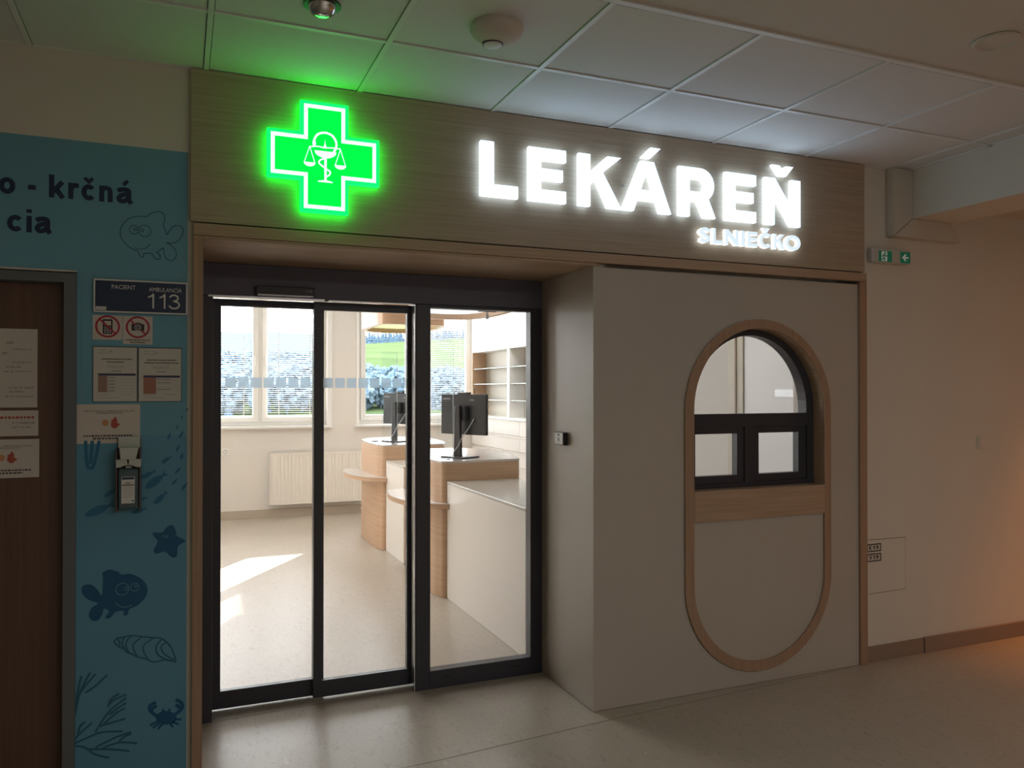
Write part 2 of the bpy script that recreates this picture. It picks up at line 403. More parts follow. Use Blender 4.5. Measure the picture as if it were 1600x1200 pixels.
F1 = [(-0.122,2.1847),(-0.142,2.1843),(-0.1641,2.18),(-0.1861,2.1696),(-0.2036,2.1487),(-0.2123,2.1261),(-0.2111,2.1044),(-0.2012,2.0832),(-0.1858,2.0672),(-0.1682,2.0562),(-0.1516,2.05),(-0.146,2.0332),(-0.1371,2.0277),(-0.1316,2.0342),(-0.1305,2.0428),(-0.1037,2.0446),(-0.097,2.0315),(-0.0812,2.0226),(-0.0733,2.0305),(-0.0767,2.0426),(-0.0858,2.0507),(-0.0745,2.0589),(-0.0644,2.0682),(-0.0586,2.0389),(-0.0472,2.0247),(-0.0313,2.022),(-0.0199,2.0339),(-0.0165,2.0515),(-0.0246,2.0684),(-0.0383,2.0824),(-0.0519,2.0889),(-0.0292,2.0892),(-0.0109,2.0992),(0.0028,2.1202),(0.0074,2.143),(0.0005,2.155),(-0.0133,2.1589),(-0.0293,2.1526),(-0.043,2.1342),(-0.0509,2.1212),(-0.0566,2.1381),(-0.0634,2.1549),(-0.059,2.1776),(-0.0613,2.1972),(-0.0704,2.2063),(-0.0839,2.2076),(-0.0996,2.2026),(-0.1153,2.1914)]
F1E = [(-0.1285,2.1289),(-0.1651,2.131),(-0.1374,2.1307),(-0.1607,2.1325)]
F1S = [(-0.1638,2.0639),(-0.1461,2.0589),(-0.1261,2.0628),(-0.1083,2.08)]
FS = [(0.0049,1.4138,0.0146,70),(-0.0114,1.3766,0.0164,65),(-0.0402,1.3419,0.0253,70),(0.0032,1.3468,0.0274,60),(-0.0094,1.294,0.0273,65),(-0.049,1.2514,0.0397,35),(0.0052,1.2621,0.0256,72),(-0.0092,1.2076,0.0291,48),(-0.0199,1.1656,0.0272,48),(0.0146,1.1455,0.033,55),(-0.1147,1.1962,0.0533,28),(-0.0863,1.1717,0.0827,38),(-0.0701,1.1047,0.0576,45),(-0.2447,1.133,0.0447,35),(-0.2785,1.0721,0.0925,22),(-0.1442,1.0604,0.0494,15),(-0.1373,1.1044,0.0388,10),(0.0238,1.4431,0.0146,70)]
# ------------------------------------------------------------------- setting
ZC = 2.776; YW = .03; ZW = 2.86
def arch(x0, x1, zb, zt, zs=None, n=28):
    """window outline: flat foot, straight sides, round head."""
    cx = (x0+x1)/2; rx = (x1-x0)/2; zs = zt-rx if zs is None else zs
    return [(x0, zb), (x1, zb)]+[(cx+rx*math.cos(PI*k/n), zs+(zt-zs)*math.sin(PI*k/n)) for k in range(n+1)]
def stadium(x0, x1, z0, z1, n=32):
    cx = (x0+x1)/2; r = (x1-x0)/2
    return [(cx+r*math.cos(PI*k/n), z1-r+r*math.sin(PI*k/n)) for k in range(n+1)]+[(cx-r*math.cos(PI*k/n), z0+r-r*math.sin(PI*k/n)) for k in range(n+1)]

# floor: corridor and pharmacy, one vinyl covering with welded seams
struct(MB().box(-4, 9, -7, 6.8, -.08, 0), 'floor', 'floor')
fl = bpy.data.objects['floor']
m = MB()
m.strokes([[(-.1, -.245), (.994, -.179), (1.821, -.10), (3.4, .0)]], .004, 'xy', .0002, .0008)
m.strokes([[(.105, .575), (.6, .605), (1.09, .608)]], .004, 'xy', .0002, .0008)
tag(m.build('floor_seam', pbr('seam_weld', (.30, .255, .20), .5), fl), kind='structure')

# corridor walls
m = MB().poly([[(-4, 0), (-1.29, 0), (-1.29, 1.958), (-.358, 1.958), (-.358, 0), (.044, 0), (.044, ZW), (-4, ZW)]], 'xz', YW, .13)
struct(m, 'wall_left', 'paint')
struct(MB().box(3.517, 9, YW, .135, 0, ZW), 'wall_right', 'paint')
struct(MB().box(-4, 9, -7.1, -7, 0, ZW), 'wall_rear', 'paint')
struct(MB().box(-4.1, -4, -7, .13, 0, ZW), 'wall_far_left', 'paint')
struct(MB().box(9, 9.1, -7, .13, 0, ZW), 'wall_far_right', 'paint')
# bulkhead over the entrance, side walls of the pharmacy
struct(MB().box(.044, 3.517, .035, .575, 2.14, ZW), 'wall_upper', 'paint')
struct(MB().box(-1.6, 1.822, .60, .78, 2.125, 2.80), 'wall_inner_upper', 'paint_in')
struct(MB().box(-1.6, .078, .66, .78, 0, 2.12), 'wall_inner_left', 'paint_in')
struct(MB().box(-4.1, 9.1, -7.1, .6, ZW+.001, ZW+.06), 'ceiling_top', 'plenum')
struct(MB().box(1.821, 1.88, .035, .655, 0, 2.80), 'wall_inner_right', 'paint_in')
struct(MB().box(-1.7, -1.6, .6, 6.55, 0, 2.80), 'wall_west', 'paint_in')
struct(MB().poly([rect(1.825, 3.72, 0, 2.80), rect(2.36, 3.218, 1.0, 1.85)], 'xz', .141, .24), 'wall_front', 'paint_in')
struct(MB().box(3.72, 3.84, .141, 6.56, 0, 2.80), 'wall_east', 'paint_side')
WB = 6.55
W1 = (-1.0, 1.66, 1.09, 2.72); W2 = (2.05, 3.62, 1.09, 2.72)
m = MB().poly([rect(-1.7, 3.84, 0, 2.80), rect(*W1), rect(*W2)], 'xz', WB, WB+.30)
struct(m, 'wall_back', 'paint_in')
struct(MB().box(-1.7, 3.84, .60, 6.86, 2.80, 2.9), 'ceiling_back', 'paint_in')
struct(MB().box(-1.59, 3.71, WB-.018, WB-.001, 0, .10), 'baseboard_back', 'skirting_in')

# corridor ceiling: grid tiles next to the shop front, plain plaster beyond
m = MB()
GX = .0892; GW = .6007; GY = -.5095; GE = -1.0786
xs = [GX+GW*i for i in range(-7, 8)]
def tile(a, b, c, d):
    m.box(a+.012, b-.012, c+.012, d-.012, ZC+.001, ZC+.016, .0015)
for a, b in zip(xs, xs[1:]):
    bb = min(b, 3.835)
    if a > 3.8: continue
    tile(a, bb, GY, .026); tile(a, bb, GE, GY)
ce = struct(m, 'ceiling', 'ceil')
m = MB()
for x in xs[:-1]:
    if x < 3.8: m.box(x-.0095, x+.0095, GE, .026, ZC-.004, ZC+.006)
for x0, x1 in zip(xs, xs[1:]):
    if x0 < 3.8: m.box(x0+.0105, min(x1-.0105, 3.84), GY-.0095, GY+.0095, ZC-.004, ZC+.006)
m.box(-4, 3.84, GE-.028, GE-.004, ZC-.006, ZC+.006); m.box(3.824, 3.8445, GE-.028, .010, ZC-.004, ZC+.006); m.box(-4, 3.84, .012, .029, ZC-.002, ZC+.006)
tag(m.build('ceiling_grid', 'ceil_bar', ce), kind='structure')
m = MB().box(-4, 3.85, GE-.02, .029, ZC+.03, ZC+.04)
tag(m.build('ceiling_void', 'plenum', ce), kind='structure')
struct(MB().box(-4, 9, -7, GE-.03, ZC, ZC+.05), 'ceiling_front', 'plaster')
struct(MB().box(4.2, 9, GE-.03, YW, 2.58, 2.62), 'ceiling_right', 'plaster')
struct(MB().box(4.2, 9, -7, GE-.03, 2.58, 2.62), 'ceiling_right_front', 'plaster')
m = MB().box(3.845, 4.2, -7, YW-.001, 2.497, ZC-.001)
struct(m, 'ceiling_beam', 'paint')

# baseboards of the corridor
struct(MB().box(3.52, 3.972, .018, YW-.0005, 0, .085, .002), 'baseboard_right', 'skirting')
struct(MB().box(3.976, 9, .012, YW-.0005, 0, .088, .002), 'baseboard_far_right', 'skirting')

# door_1: brown consulting-room door with grey steel frame
d1 = thing('door_1', (-.825, .08, 0), None, None, kind='structure')
MB().poly([[(-1.30, 0), (-1.255, 0), (-1.255, 1.918), (-.398, 1.918), (-.398, 0), (-.357, 0), (-.357, 1.952), (-1.30, 1.952)]], 'xz', .018, .125).build('door_frame', 'door_frame', d1)
MB().box(-1.253, -.400, .085, .122, .004, 1.916).build('door_leaf', 'door_brown', d1)

# ------------------------------------------------------- shop front: joinery
fa = solo(MB().box(.033, 3.508, 0, YW-.001, 2.176, ZC-.004), 'fascia_panel', 'oak_fascia',
          'long brown oak veneer fascia board carrying the illuminated signs', 'fascia', bevel=.0015)
pf = thing('portal_frame', (1.78, 0, 0), 'slim oak portal frame running around the shop front below the sign board', 'door frame')
MB().box(.044, 3.517, -.006, YW-.001, 2.123, 2.169).build('head_rail', 'oak', pf, bevel=.0015)
MB().box(.044, .080, -.006, .655, 0, 2.121).build('side_post', 'oak_v', pf)
MB().box(3.466, 3.517, -.006, YW-.001, 0, 2.121).build('side_post', 'oak_v', pf, bevel=.0015)
MB().box(.082, 1.8195, -.004, .655, 2.109, 2.121).build('soffit_board', 'oak_y', pf)

fp = thing('facade_panel', (2.6, 0, 0), 'smooth greige laminate wall panel around the arched window', 'wall panel')
AX0, AX1, ASILL, ATOP = 2.368, 3.210, 1.010, 1.841
hole = arch(AX0-.012, AX1+.012, ASILL-.012, ATOP+.012)
MB().poly([rect(1.821, 3.464, .002, 2.105), hole], 'xz', .008, .034).build('front_panel', 'laminate', fp)
MB().box(1.801, 1.820, .001, .655, .002, 2.1085).build('reveal_panel', 'laminate', fp, bevel=.001)

ar = thing('arched_surround', (2.79, 0, 0), 'oblong oak ring trim with crossbar around the arched window', 'window trim')
up = [p for p in stadium(2.315, 3.255, .065, 1.887)]
MB().poly([stadium(2.315, 3.256, .065, 1.888), stadium(AX0, AX1, .118, ATOP)], 'xz', -.006, .0075).build('ring_trim', 'oak_v', ar, bevel=.002)
MB().box(AX0+.0005, AX1-.0005, -.0058, .0075, .856, ASILL-.011).build('crossbar', 'oak', ar)
MB().poly([arch(AX0-.0115, AX1+.0115, ASILL-.0115, ATOP+.0115), arch(AX0, AX1, ASILL, ATOP)], 'xz', .0078, .075).build('reveal_lining', 'oak_y', ar)
MB().box(AX0+.0005, AX1-.0005, -.0062, .0075, ASILL-.0105, ASILL).build('sill_nosing', 'oak', ar)

# window_3: dark arched service window
w3 = thing('window_3', (2.79, .1, 1.0), None, None, kind='structure')
MB().poly([arch(AX0-.008, AX1+.008, ASILL-.008, ATOP+.008), arch(AX0+.05, AX1-.05, 1.395, ATOP-.032, 1.42),
           rect(2.402, 2.744, 1.036, 1.327), rect(2.807, 3.164, 1.036, 1.327)], 'xz', .0755, .14).build('window_frame', 'anthracite', w3)
for a, b, g0, g1 in ((2.404, 2.742, 2.436, 2.699), (2.809, 3.162, 2.841, 3.110)):
    s = MB().poly([rect(a, b, 1.038, 1.325), rect(g0, g1, 1.074, 1.292)], 'xz', .083, .125).build('sash', 'anthracite', w3)
    MB().box(g0-.004, g1+.004, .103, .107, 1.070, 1.296).build('pane', 'wglass', s)
MB().poly([arch(AX0+.046, AX1-.046, 1.391, ATOP-.028, 1.42)], 'xz', .106, .110).build('pane', 'wglass', w3)

# ------------------------------------------- door_2: automatic sliding entrance
d2 = thing('door_2', (.95, .65, 0), None, None, kind='structure')
MB().box(.081, 1.799, .576, .655, 1.957, 2.107).build('header_box', 'anthracite_m', d2, bevel=.003)
MB().box(.115, .64, .5665, .5755, 1.949, 1.957).box(.66, 1.08, .5665, .5755, 1.949, 1.9545).build('header_strip', 'alu', d2)
MB().box(.081, .1365, .574, .73, 0, 1.955).build('side_profile', 'anthracite', d2, bevel=.002)
def leaf(x0, g0, g1, x1, y, zb, gb, gt, zt, sq0, n, ref):
    o = MB().poly([rect(x0, x1, zb, zt), rect(g0, g1, gb, gt)], 'xz', y, y+.034).build('sliding_leaf', 'anthracite', d2, bevel=.0015)
    MB().box(g0-.006, g1+.006, y+.014, y+.020, gb-.006, gt+.006).build('pane', 'glass', o)
    q = MB()
    for k in range(n):
        a = sq0+k*.0585
        q.box(a, min(a+.0488, g1-.002), y+.0125, y+.0138, 1.531, 1.580)
    q.build('decal_band', 'frost', o)
    return o
leaf(.1375, .1775, .607, .660, .700, .008, .091, 1.9215, 1.955, .196, 7, None)
leaf(.604, .643, 1.075, 1.1285, .660, .010, .0905, 1.915, 1.955, .651, 8, None)
MB().box(1.099, 1.172, .577, .648, 0, 1.955).build('door_post', 'anthracite', d2, bevel=.002)
MB().box(1.0935, 1.0985, .585, .652, 0.002, 1.955).build('post_cover', 'alu', d2)
fx = MB().poly([rect(1.1725, 1.7995, 0, 1.955), rect(1.1745, 1.732, .0915, 1.940)], 'xz', .578, .640).build('fixed_panel', 'anthracite', d2, bevel=.0015)
MB().box(1.1735, 1.736, .606, .612, .088, 1.944).build('pane', 'glass', fx)
q = MB()
for x in (1.24, 1.62): q.box(x, x+.045, .5768, .5785, .052, .060)
q.build('drain_cap', 'black', fx)
se = thing('door_sensor', (.455, .57, 1.965), 'slim dark motion sensor box mounted above the first sliding door leaf', 'sensor')
MB().box(.322, .590, .535, .5755, 1.968, 2.006, .004).build('housing', 'darkgrey', se)
MB().box(.330, .582, .540, .5745, 1.961, 1.9675).build('lower_lip', 'silver', se)
text(MB(), '113', .548, .574, 1.984, 1.992, .5342, .0006).build('lettering', 'silver', se)

# bell push on the reveal
bp_ = thing('call_button', (1.79, .32, 1.24), 'small white push plate with black edge on the reveal beside the glass door', 'button')
MB().box(1.775, 1.8005, .270, .372, 1.242, 1.306, .002).build('housing', 'black', bp_)
MB().box(1.7735, 1.7752, .276, .366, 1.246, 1.302).build('face_plate', 'sign_white', bp_)
MB().box(1.7725, 1.7733, .316, .326, 1.260, 1.279).box(1.7725, 1.7733, .317, .325, 1.2845, 1.289).box(1.7725, 1.7733, .317, .325, 1.252, 1.255).poly([circ(.321, 1.291, .020, .006, 12, 0, PI, True)], 'yz', 1.7725, 1.7733).build('symbol', 'black', bp_)

# ------------------------------------------------------------- illuminated signs
YF = -.031                                     # face plane of the letters
def spacer(o, x, z, y):
    MB().box(x-.004, x+.004, y+.0002, .0002, z-.004, z+.004).build('spacer', 'silver', o)
def letter(name, loops_list, lab, grp, ymin=-.0315, yback=-.010, f='letter_face', s='letter_edge'):
    m = MB()
    for lp in loops_list: m.poly(lp, 'xz', ymin, yback)
    xs_ = [a_ for lp in loops_list for a_, b_ in lp[0]]; zs_ = [b_ for lp in loops_list[:1] for a_, b_ in lp[0]]
    o = m.build(name, f, side_mat=s)
    spacer(o, min(xs_)+(.02 if ymin < -.031 else .008), (min(zs_)+max(zs_))/2, yback)
    return tag(o, lab, 'sign letter', grp)
Z0, Z1 = 2.381, 2.625; S_ = .062
G1 = 'large lit letters of the pharmacy sign'
def bar_E(x0, x1, t=.0545):
    zm = (Z0+Z1)/2+.002
    return [(x0, Z0), (x1, Z0), (x1, Z0+t), (x0+S_, Z0+t), (x0+S_, zm-t*.46), (x1-.016, zm-t*.46), (x1-.016, zm+t*.5), (x0+S_, zm+t*.5), (x0+S_, Z1-t), (x1, Z1-t), (x1, Z1), (x0, Z1)]
letter('letter_l', [[[(1.222, Z0), (1.400, Z0), (1.400, Z0+.0545), (1.222+S_, Z0+.0545), (1.222+S_, Z1), (1.222, Z1)]]],
       'large glowing white letter L that starts the upper sign line', G1)
letter('letter_e', [[bar_E(1.453, 1.641)]], 'large glowing white letter E between L and K', G1)
kx = 1.708
letter('letter_k', [[[(kx, Z0), (kx+S_-.002, Z0), (kx+S_-.002, Z0+.098), (kx+.088, Z0+.129), (1.862, Z0), (1.936, Z0), (kx+.127, Z0+.165), (1.934, Z1), (1.862, Z1), (kx+S_-.002, Z0+.160), (kx+S_-.002, Z1), (kx, Z1)]]],
       'large glowing white letter K beside the accented A', G1)
letter('letter_a_acute', [[[(1.940, Z0), (2.004, Z0), (2.024, Z0+.054), (2.132, Z0+.054), (2.151, Z0), (2.216, Z0), (2.117, Z1), (2.045, Z1)], [(2.043, Z0+.104), (2.079, Z0+.198), (2.113, Z0+.104)]],
                          [[(2.048, 2.643), (2.098, 2.643), (2.155, 2.695), (2.100, 2.695)]]],
       'large glowing white letter A with acute accent', G1)
rx = 2.263
bowl = [(rx, Z1), (rx+.128, Z1)]+[(rx+.128+.080*math.cos(a), Z1-.080+.080*math.sin(a)) for a in [PI/2-k*PI/14 for k in range(1, 12)]]
rlet = [(rx, Z0), (rx, Z1), (rx+.125, Z1)]+[(rx+.125+.083*math.cos(a), Z1-.083+.083*math.sin(a)) for a in [PI/2-k*(PI*.80)/12 for k in range(1, 13)]]+[(2.480, Z0), (2.410, Z0), (rx+.106, Z0+.077), (rx+S_, Z0+.077), (rx+S_, Z0)]
rhole = [(rx+S_, Z1-.0545), (rx+.118, Z1-.0545)]+[(rx+.118+.032*math.cos(a), Z1-.0545-.032+.032*math.sin(a)) for a in [PI/2-k*PI/8 for k in range(1, 8)]]+[(rx+.118, Z1-.1185), (rx+S_, Z1-.1185)]
letter('letter_r', [[rlet, rhole]], 'large glowing white letter R after the accented A', G1)
letter('letter_e', [[bar_E(2.540, 2.733)]], 'large glowing white letter E between R and the caron N', G1)
letter('letter_n_caron', [[[(2.791, Z0), (2.852, Z0), (2.852, Z0+.150), (2.962, Z0), (3.024, Z0), (3.024, Z1), (2.964, Z1), (2.964, Z0+.098), (2.855, Z1), (2.791, Z1)]],
                          [[(2.837, 2.694), (2.884, 2.694), (2.907, 2.672), (2.930, 2.694), (2.977, 2.694), (2.930, 2.641), (2.884, 2.641)]]],
       'large glowing white letter N with caron that ends the upper line', G1)
# small line: strokes of bold capitals
G2 = 'small lit letters under the large sign'
z0, z1 = 2.256, 2.334; t = .0175; zm = (z0+z1)/2
def sE(x0, x1): return [(x0, z0), (x1, z0), (x1, z0+t), (x0+t, z0+t), (x0+t, zm-t/2), (x1-.005, zm-t/2), (x1-.005, zm+t/2), (x0+t, zm+t/2), (x0+t, z1-t), (x1, z1-t), (x1, z1), (x0, z1)]
def ring_arc(cx, cz, ro_x, ro_z, w, a0, a1, n=22):
    o = [(cx+ro_x*math.cos(a0+(a1-a0)*k/n), cz+ro_z*math.sin(a0+(a1-a0)*k/n)) for k in range(n+1)]
    i = [(cx+(ro_x-w)*math.cos(a0+(a1-a0)*k/n), cz+(ro_z-w)*math.sin(a0+(a1-a0)*k/n)) for k in range(n+1)]
    return o+i[::-1]
def small(name, loops, lab): letter(name, loops, lab, G2, -.0300, -.008, 'small_face', 'small_edge')
sx, sw = 2.4165, .031
scurve = smooth_line([(sx+sw*.85, z1-.0165), (sx, z1-t*.5), (sx-sw*.80, z1-.022), (sx-sw*.45, zm+.006), (sx+sw*.45, zm-.008), (sx+sw*.80, z0+.022), (sx, z0+t*.5), (sx-sw*.9, z0+.016)], 6)
ms = MB(); ms.strokes([scurve], t, 'xz', -.0300, -.008)
so_ = ms.build('small_letter_s', 'small_face', side_mat='small_edge'); spacer(so_, sx, zm, -.008)
tag(so_, 'small glowing white letter S that starts the lower sign line', 'sign letter', G2)
small('small_letter_l', [[[(2.464, z0), (2.528, z0), (2.528, z0+t), (2.464+t, z0+t), (2.464+t, z1), (2.464, z1)]]], 'small glowing white letter L after the S')
small('small_letter_n', [[[(2.540, z0), (2.558, z0), (2.558, z0+.046), (2.603, z0), (2.622, z0), (2.622, z1), (2.604, z1), (2.604, z0+.033), (2.560, z1), (2.540, z1)]]], 'small glowing white letter N before the I')
small('small_letter_i', [[rect(2.640, 2.659, z0, z1)]], 'small glowing white letter I in the lower sign line')
small('small_letter_e', [[sE(2.680, 2.742)]], 'small glowing white letter E in the lower sign line')
small('small_letter_c_caron', [[ring_arc(2.799, zm, .042, .0395, t, PI*.27, PI*1.73)], [[(2.777, 2.359), (2.791, 2.359), (2.800, 2.351), (2.809, 2.359), (2.823, 2.359), (2.808, 2.340), (2.792, 2.340)]]], 'small glowing white letter C with caron')
kx = 2.848
small('small_letter_k', [[[(kx, z0), (kx+t, z0), (kx+t, z0+.027), (kx+.028, z0+.037), (2.899, z0), (2.923, z0), (kx+.040, z0+.050), (2.919, z1), (2.897, z1), (kx+t, z0+.048), (kx+t, z1), (kx, z1)]]], 'small glowing white letter K before the O')
small('small_letter_o', [[circ(2.976, zm, .050, .0405, 30), circ(2.976, zm, .031, .0225, 26)]], 'small glowing white letter O that ends the lower sign line')

# pharmacy cross
cx, cz = .540, 2.468
def cross(a, L): return [(cx-a, cz-L), (cx+a, cz-L), (cx+a, cz-a), (cx+L, cz-a), (cx+L, cz+a), (cx+a, cz+a), (cx+a, cz+L), (cx-a, cz+L), (cx-a, cz+a), (cx-L, cz+a), (cx-L, cz-a), (cx-a, cz-a)]
pc = thing('pharmacy_cross', (cx, -.02, cz-.226), 'glowing green pharmacy cross with white outline and snake emblem', 'sign')
a, L = .0965, .2255
MB().poly([cross(a, L)], 'xz', -.036, -.012).build('body', 'cross_rim', pc, side_mat='cross_edge')
MB().poly([cross(a-.029, L-.029)], 'xz', -.0375, -.0362).build('face', 'cross_face', pc)
MB().poly([cross(a-.014, L-.014), cross(a-.029, L-.029)], 'xz', -.0385, -.0362).build('outline', 'cross_white', pc)
e = MB(); yb, yf = -.0378, -.0392
hd = smooth_line([(.497, 2.510), (.497, 2.533), (.511, 2.559), (.540, 2.570), (.570, 2.561), (.586, 2.536), (.584, 2.508), (.566, 2.483)], 6)
e.strokes([hd], .0085, 'xz', yf, yb); e.poly([circ(.4975, 2.522, .0068, .0145, 16)], 'xz', yf-.0003, yb)
e.build('snake', 'cross_white', pc)
e = MB(); e.strokes([[(.480, 2.506), (.510, 2.511), (.540, 2.508), (.572, 2.511), (.604, 2.5105)]], .0045, 'xz', yf, yb)
e.poly([[(.533, 2.508), (.549, 2.508), (.543, 2.522), (.541, 2.540), (.539, 2.522)]], 'xz', yf, yb)
for s, x in ((-1, .4795), (1, .6035)):
    e.strokes([[(x, 2.508), (x-.0215, 2.441)], [(x, 2.508), (x+.0215, 2.441)]], .0028, 'xz', yf, yb)
    e.poly([[(x-.0235, 2.443), (x+.0235, 2.443)]+[(x+.0235*math.cos(a_), 2.443-.017*math.sin(a_)) for a_ in [PI*k/10 for k in range(1, 10)]]], 'xz', yf, yb)
e.build('scales', 'cross_white', pc)
e = MB(); e.poly([[(.499, 2.494), (.587, 2.494)]+[(.543+.044*math.cos(a_), 2.494-.028*math.sin(a_)) for a_ in [PI*k/12 for k in range(1, 12)]]], 'xz', yf, yb)
e.poly([[(.538, 2.468), (.548, 2.468), (.5475, 2.376), (.572, 2.371), (.572, 2.367), (.513, 2.367), (.513, 2.371), (.5385, 2.376)]], 'xz', yf, yb)
e.strokes([smooth_line([(.543, 2.466), (.522, 2.456), (.518, 2.443), (.543, 2.424), (.561, 2.413), (.559, 2.400), (.545, 2.389)], 6)], .0062, 'xz', yf, yb)
e.build('cup', 'cross_white', pc)
for dx_, dz_ in ((-.18, 0), (.18, 0), (0, .18), (0, -.18)): spacer(pc, cx+dx_, cz+dz_, -.012)
# ------------------------------------------------------------- mural and notices
K = .9911
def hx(x): return x*K
def vz(z): return 1.52+(z-1.52)*K
mu = thing('wall_mural', (-.16, .03, 0), 'pale blue undersea mural covering the wall beside the brown door', 'mural')
YM = .0275
# the sheet: upper tint and lower tint, cut round the door frame
MB().poly([[(-4, 1.965), (-1.31, 1.965), (-.34, 1.965), (-.340, 1.345), (.024, 1.345), (.024, vz(2.456)), (-4, vz(2.466))]], 'xz', YM, .0298).build('upper_sheet', 'mural', mu)
MB().poly([rect(-.3565, .024, .004, 1.3445)], 'xz', YM, .0298).build('lower_sheet', 'mural_low', mu)
MB().poly([rect(-.3565, -.341, 1.3455, 1.9645)], 'xz', YM, .0298).build('side_sheet', 'mural', mu)
y0, y1 = YM-.0012, YM-.0001
def inked(name, mat, loops=(), lines=(), w=.004, closed=False, par=mu, dy=0.):
    q = MB()
    for lp in loops: q.poly([lp], 'xz', y0-dy, y1-dy)
    if lines: q.strokes(lines, w, 'xz', y0-dy, y1-dy, closed)
    return q.build(name, mat, par)
# upper fish, line drawing
f1 = inked('fish_outline', 'ink_line', lines=[smooth_loop(F1, 3)], w=.0032, closed=True)
inked('eye', 'ink_line', lines=[circ(*F1E[0], .022, n=24), circ(*F1E[1], .0165, n=24), circ(*F1E[2], .005, n=12), circ(*F1E[3], .005, n=12)], w=.0028, closed=True, par=f1)
inked('mouth', 'ink_line', lines=[smooth_line(F1S, 4)], w=.0026, par=f1)
# lower fish, solid
f2 = inked('fish_silhouette', 'ink_blue', loops=[smooth_loop(F2, 3)])
inked('eye', 'ink_pale', lines=[circ(*F2E[0], .0225, .0225, n=24), circ(*F2E[1], .0145, n=20), circ(*F2E[2], .006, n=12), circ(*F2E[3], .0045, n=12)], w=.0024, closed=True, par=f2, dy=.0012)
inked('mouth', 'ink_pale', lines=[smooth_line(F2S, 4)], w=.0024, par=f2, dy=.0012)
inked('shell_outline', 'ink_line', lines=[smooth_line(s, 3) for s in SH], w=.0052)
inked('coral', 'ink_line', lines=[smooth_line(s, 4) for s in CO], w=.0068)
cb = inked('crab', 'ink_blue', loops=[CRB], lines=[smooth_line(s, 4) for s in CRS[:4]], w=.012)
for lg_ in CRS[4:]: inked('leg', 'ink_blue', lines=[lg_], w=.008, par=cb)
st = inked('starfish', 'ink_blue', loops=[smooth_loop(ST, 3)])
inked('eye', 'ink_pale', lines=[circ(*STE[0], .0042, n=12), circ(*STE[1], .0042, n=12)], w=.0016, closed=True, par=st, dy=.0012)
inked('seaweed', 'ink_mid', lines=[smooth_line(UU[0], 5), UU[1]], w=.0115)
for x, z, Lf, ang in FS:
    Lf *= 1.15; h = Lf*.16 if Lf < .06 else Lf*.15
    pts = [(-.5, 0), (-.35, .75), (-.1, 1.), (.15, .8), (.32, .25), (.5, 1.1), (.44, 0), (.52, -.95), (.32, -.25), (.15, -.75), (-.1, -.95), (-.35, -.7)]
    if Lf < .035: pts = [(-.5, 0), (-.25, .8), (0, 1.), (.25, .7), (.5, .1), (.25, -.6), (0, -.9), (-.25, -.7)]
    ca, sa = math.cos(math.radians(ang)), math.sin(math.radians(ang))
    P = [(x+Lf*a_*ca-h*b_*sa, z+Lf*a_*sa+h*b_*ca) for a_, b_ in pts]
    inked('small_fish', 'ink_mid', loops=[smooth_loop(P, 3, sharp=(0, 5, 6, 7) if Lf >= .035 else ())])
def glyphs(q, word, spans, zb, xh, t_, ylo, yhi):
    """bold upright lettering from strokes: each character gets its own span."""
    for ch, (xa, xb) in zip(word, spans):
        z = zb(xa) if callable(zb) else zb
        w_ = xb-xa; h = xh; m_ = (xa+xb)/2; L_ = []; s_ = t_
        hw, hh_ = w_/2-s_/2, h/2-s_/2
        el = lambda a0, a1, n=16: [(m_+hw*math.cos(a0+(a1-a0)*k/n), z+h/2+hh_*math.sin(a0+(a1-a0)*k/n)) for k in range(n+1)]
        if ch == 'o': L_ = [el(0, 2*PI, 26)]
        elif ch in 'cč':
            L_ = [el(PI*.22, PI*1.78)]
            if ch == 'č': L_.append([(m_-.014, z+h*1.40), (m_, z+h*1.16), (m_+.014, z+h*1.40)])
        elif ch == 'k': L_ = [[(xa+s_/2, z), (xa+s_/2, z+h*1.40)], [(xa+s_*.8, z+h*.36), (xb-s_*.55, z+h)], [(xa+w_*.45, z+h*.55), (xb-s_*.45, z)]]
        elif ch == 'r': L_ = [[(xa+s_/2, z), (xa+s_/2, z+h)], smooth_line([(xa+s_/2, z+h*.55), (xa+s_*.95, z+h*.84), (xb, z+h-s_*.55)], 4)]
        elif ch == 'n': L_ = [[(xa+s_/2, z), (xa+s_/2, z+h)], smooth_line([(xa+s_/2, z+h*.60), (xa+w_*.30, z+h*.85), (xa+w_*.58, z+h-s_/2), (xb-s_*.62, z+h*.78), (xb-s_/2, z+h*.55)], 4)+[(xb-s_/2, z)]]
        elif ch in 'aá':
            L_ = [smooth_line([(xa+s_*.3, z+h*.76), (xa+w_*.28, z+h-s_*.55), (xa+w_*.55, z+h-s_*.45), (xb-s_*.75, z+h*.80), (xb-s_*.70, z+h*.55)], 4)+[(xb-s_*.70, z+h*.22), (xb-s_*.2, z)],
                  smooth_line([(xb-s_*.75, z+h*.60), (xa+w_*.38, z+h*.52), (xa+s_*.52, z+h*.30), (xa+w_*.28, z+s_*.48), (xa+w_*.55, z+s_*.60), (xb-s_*.75, z+h*.36)], 4)]
            if ch == 'á': L_.append([(m_-.003, z+h*1.15), (m_+.012, z+h*1.44)])
        elif ch == 'i': L_ = [[(m_, z), (m_, z+h)], [(m_, z+h*1.18), (m_, z+h*1.40)]]
        elif ch == '-': L_ = [[(xa, z+h*.52), (xb, z+h*.52)]]
        for k_, l_ in enumerate(L_): q.strokes([l_], s_ if not (ch in 'čá' and k_ == len(L_)-1) else s_*.75, 'xz', ylo-k_*.0001, yhi)
q = MB()
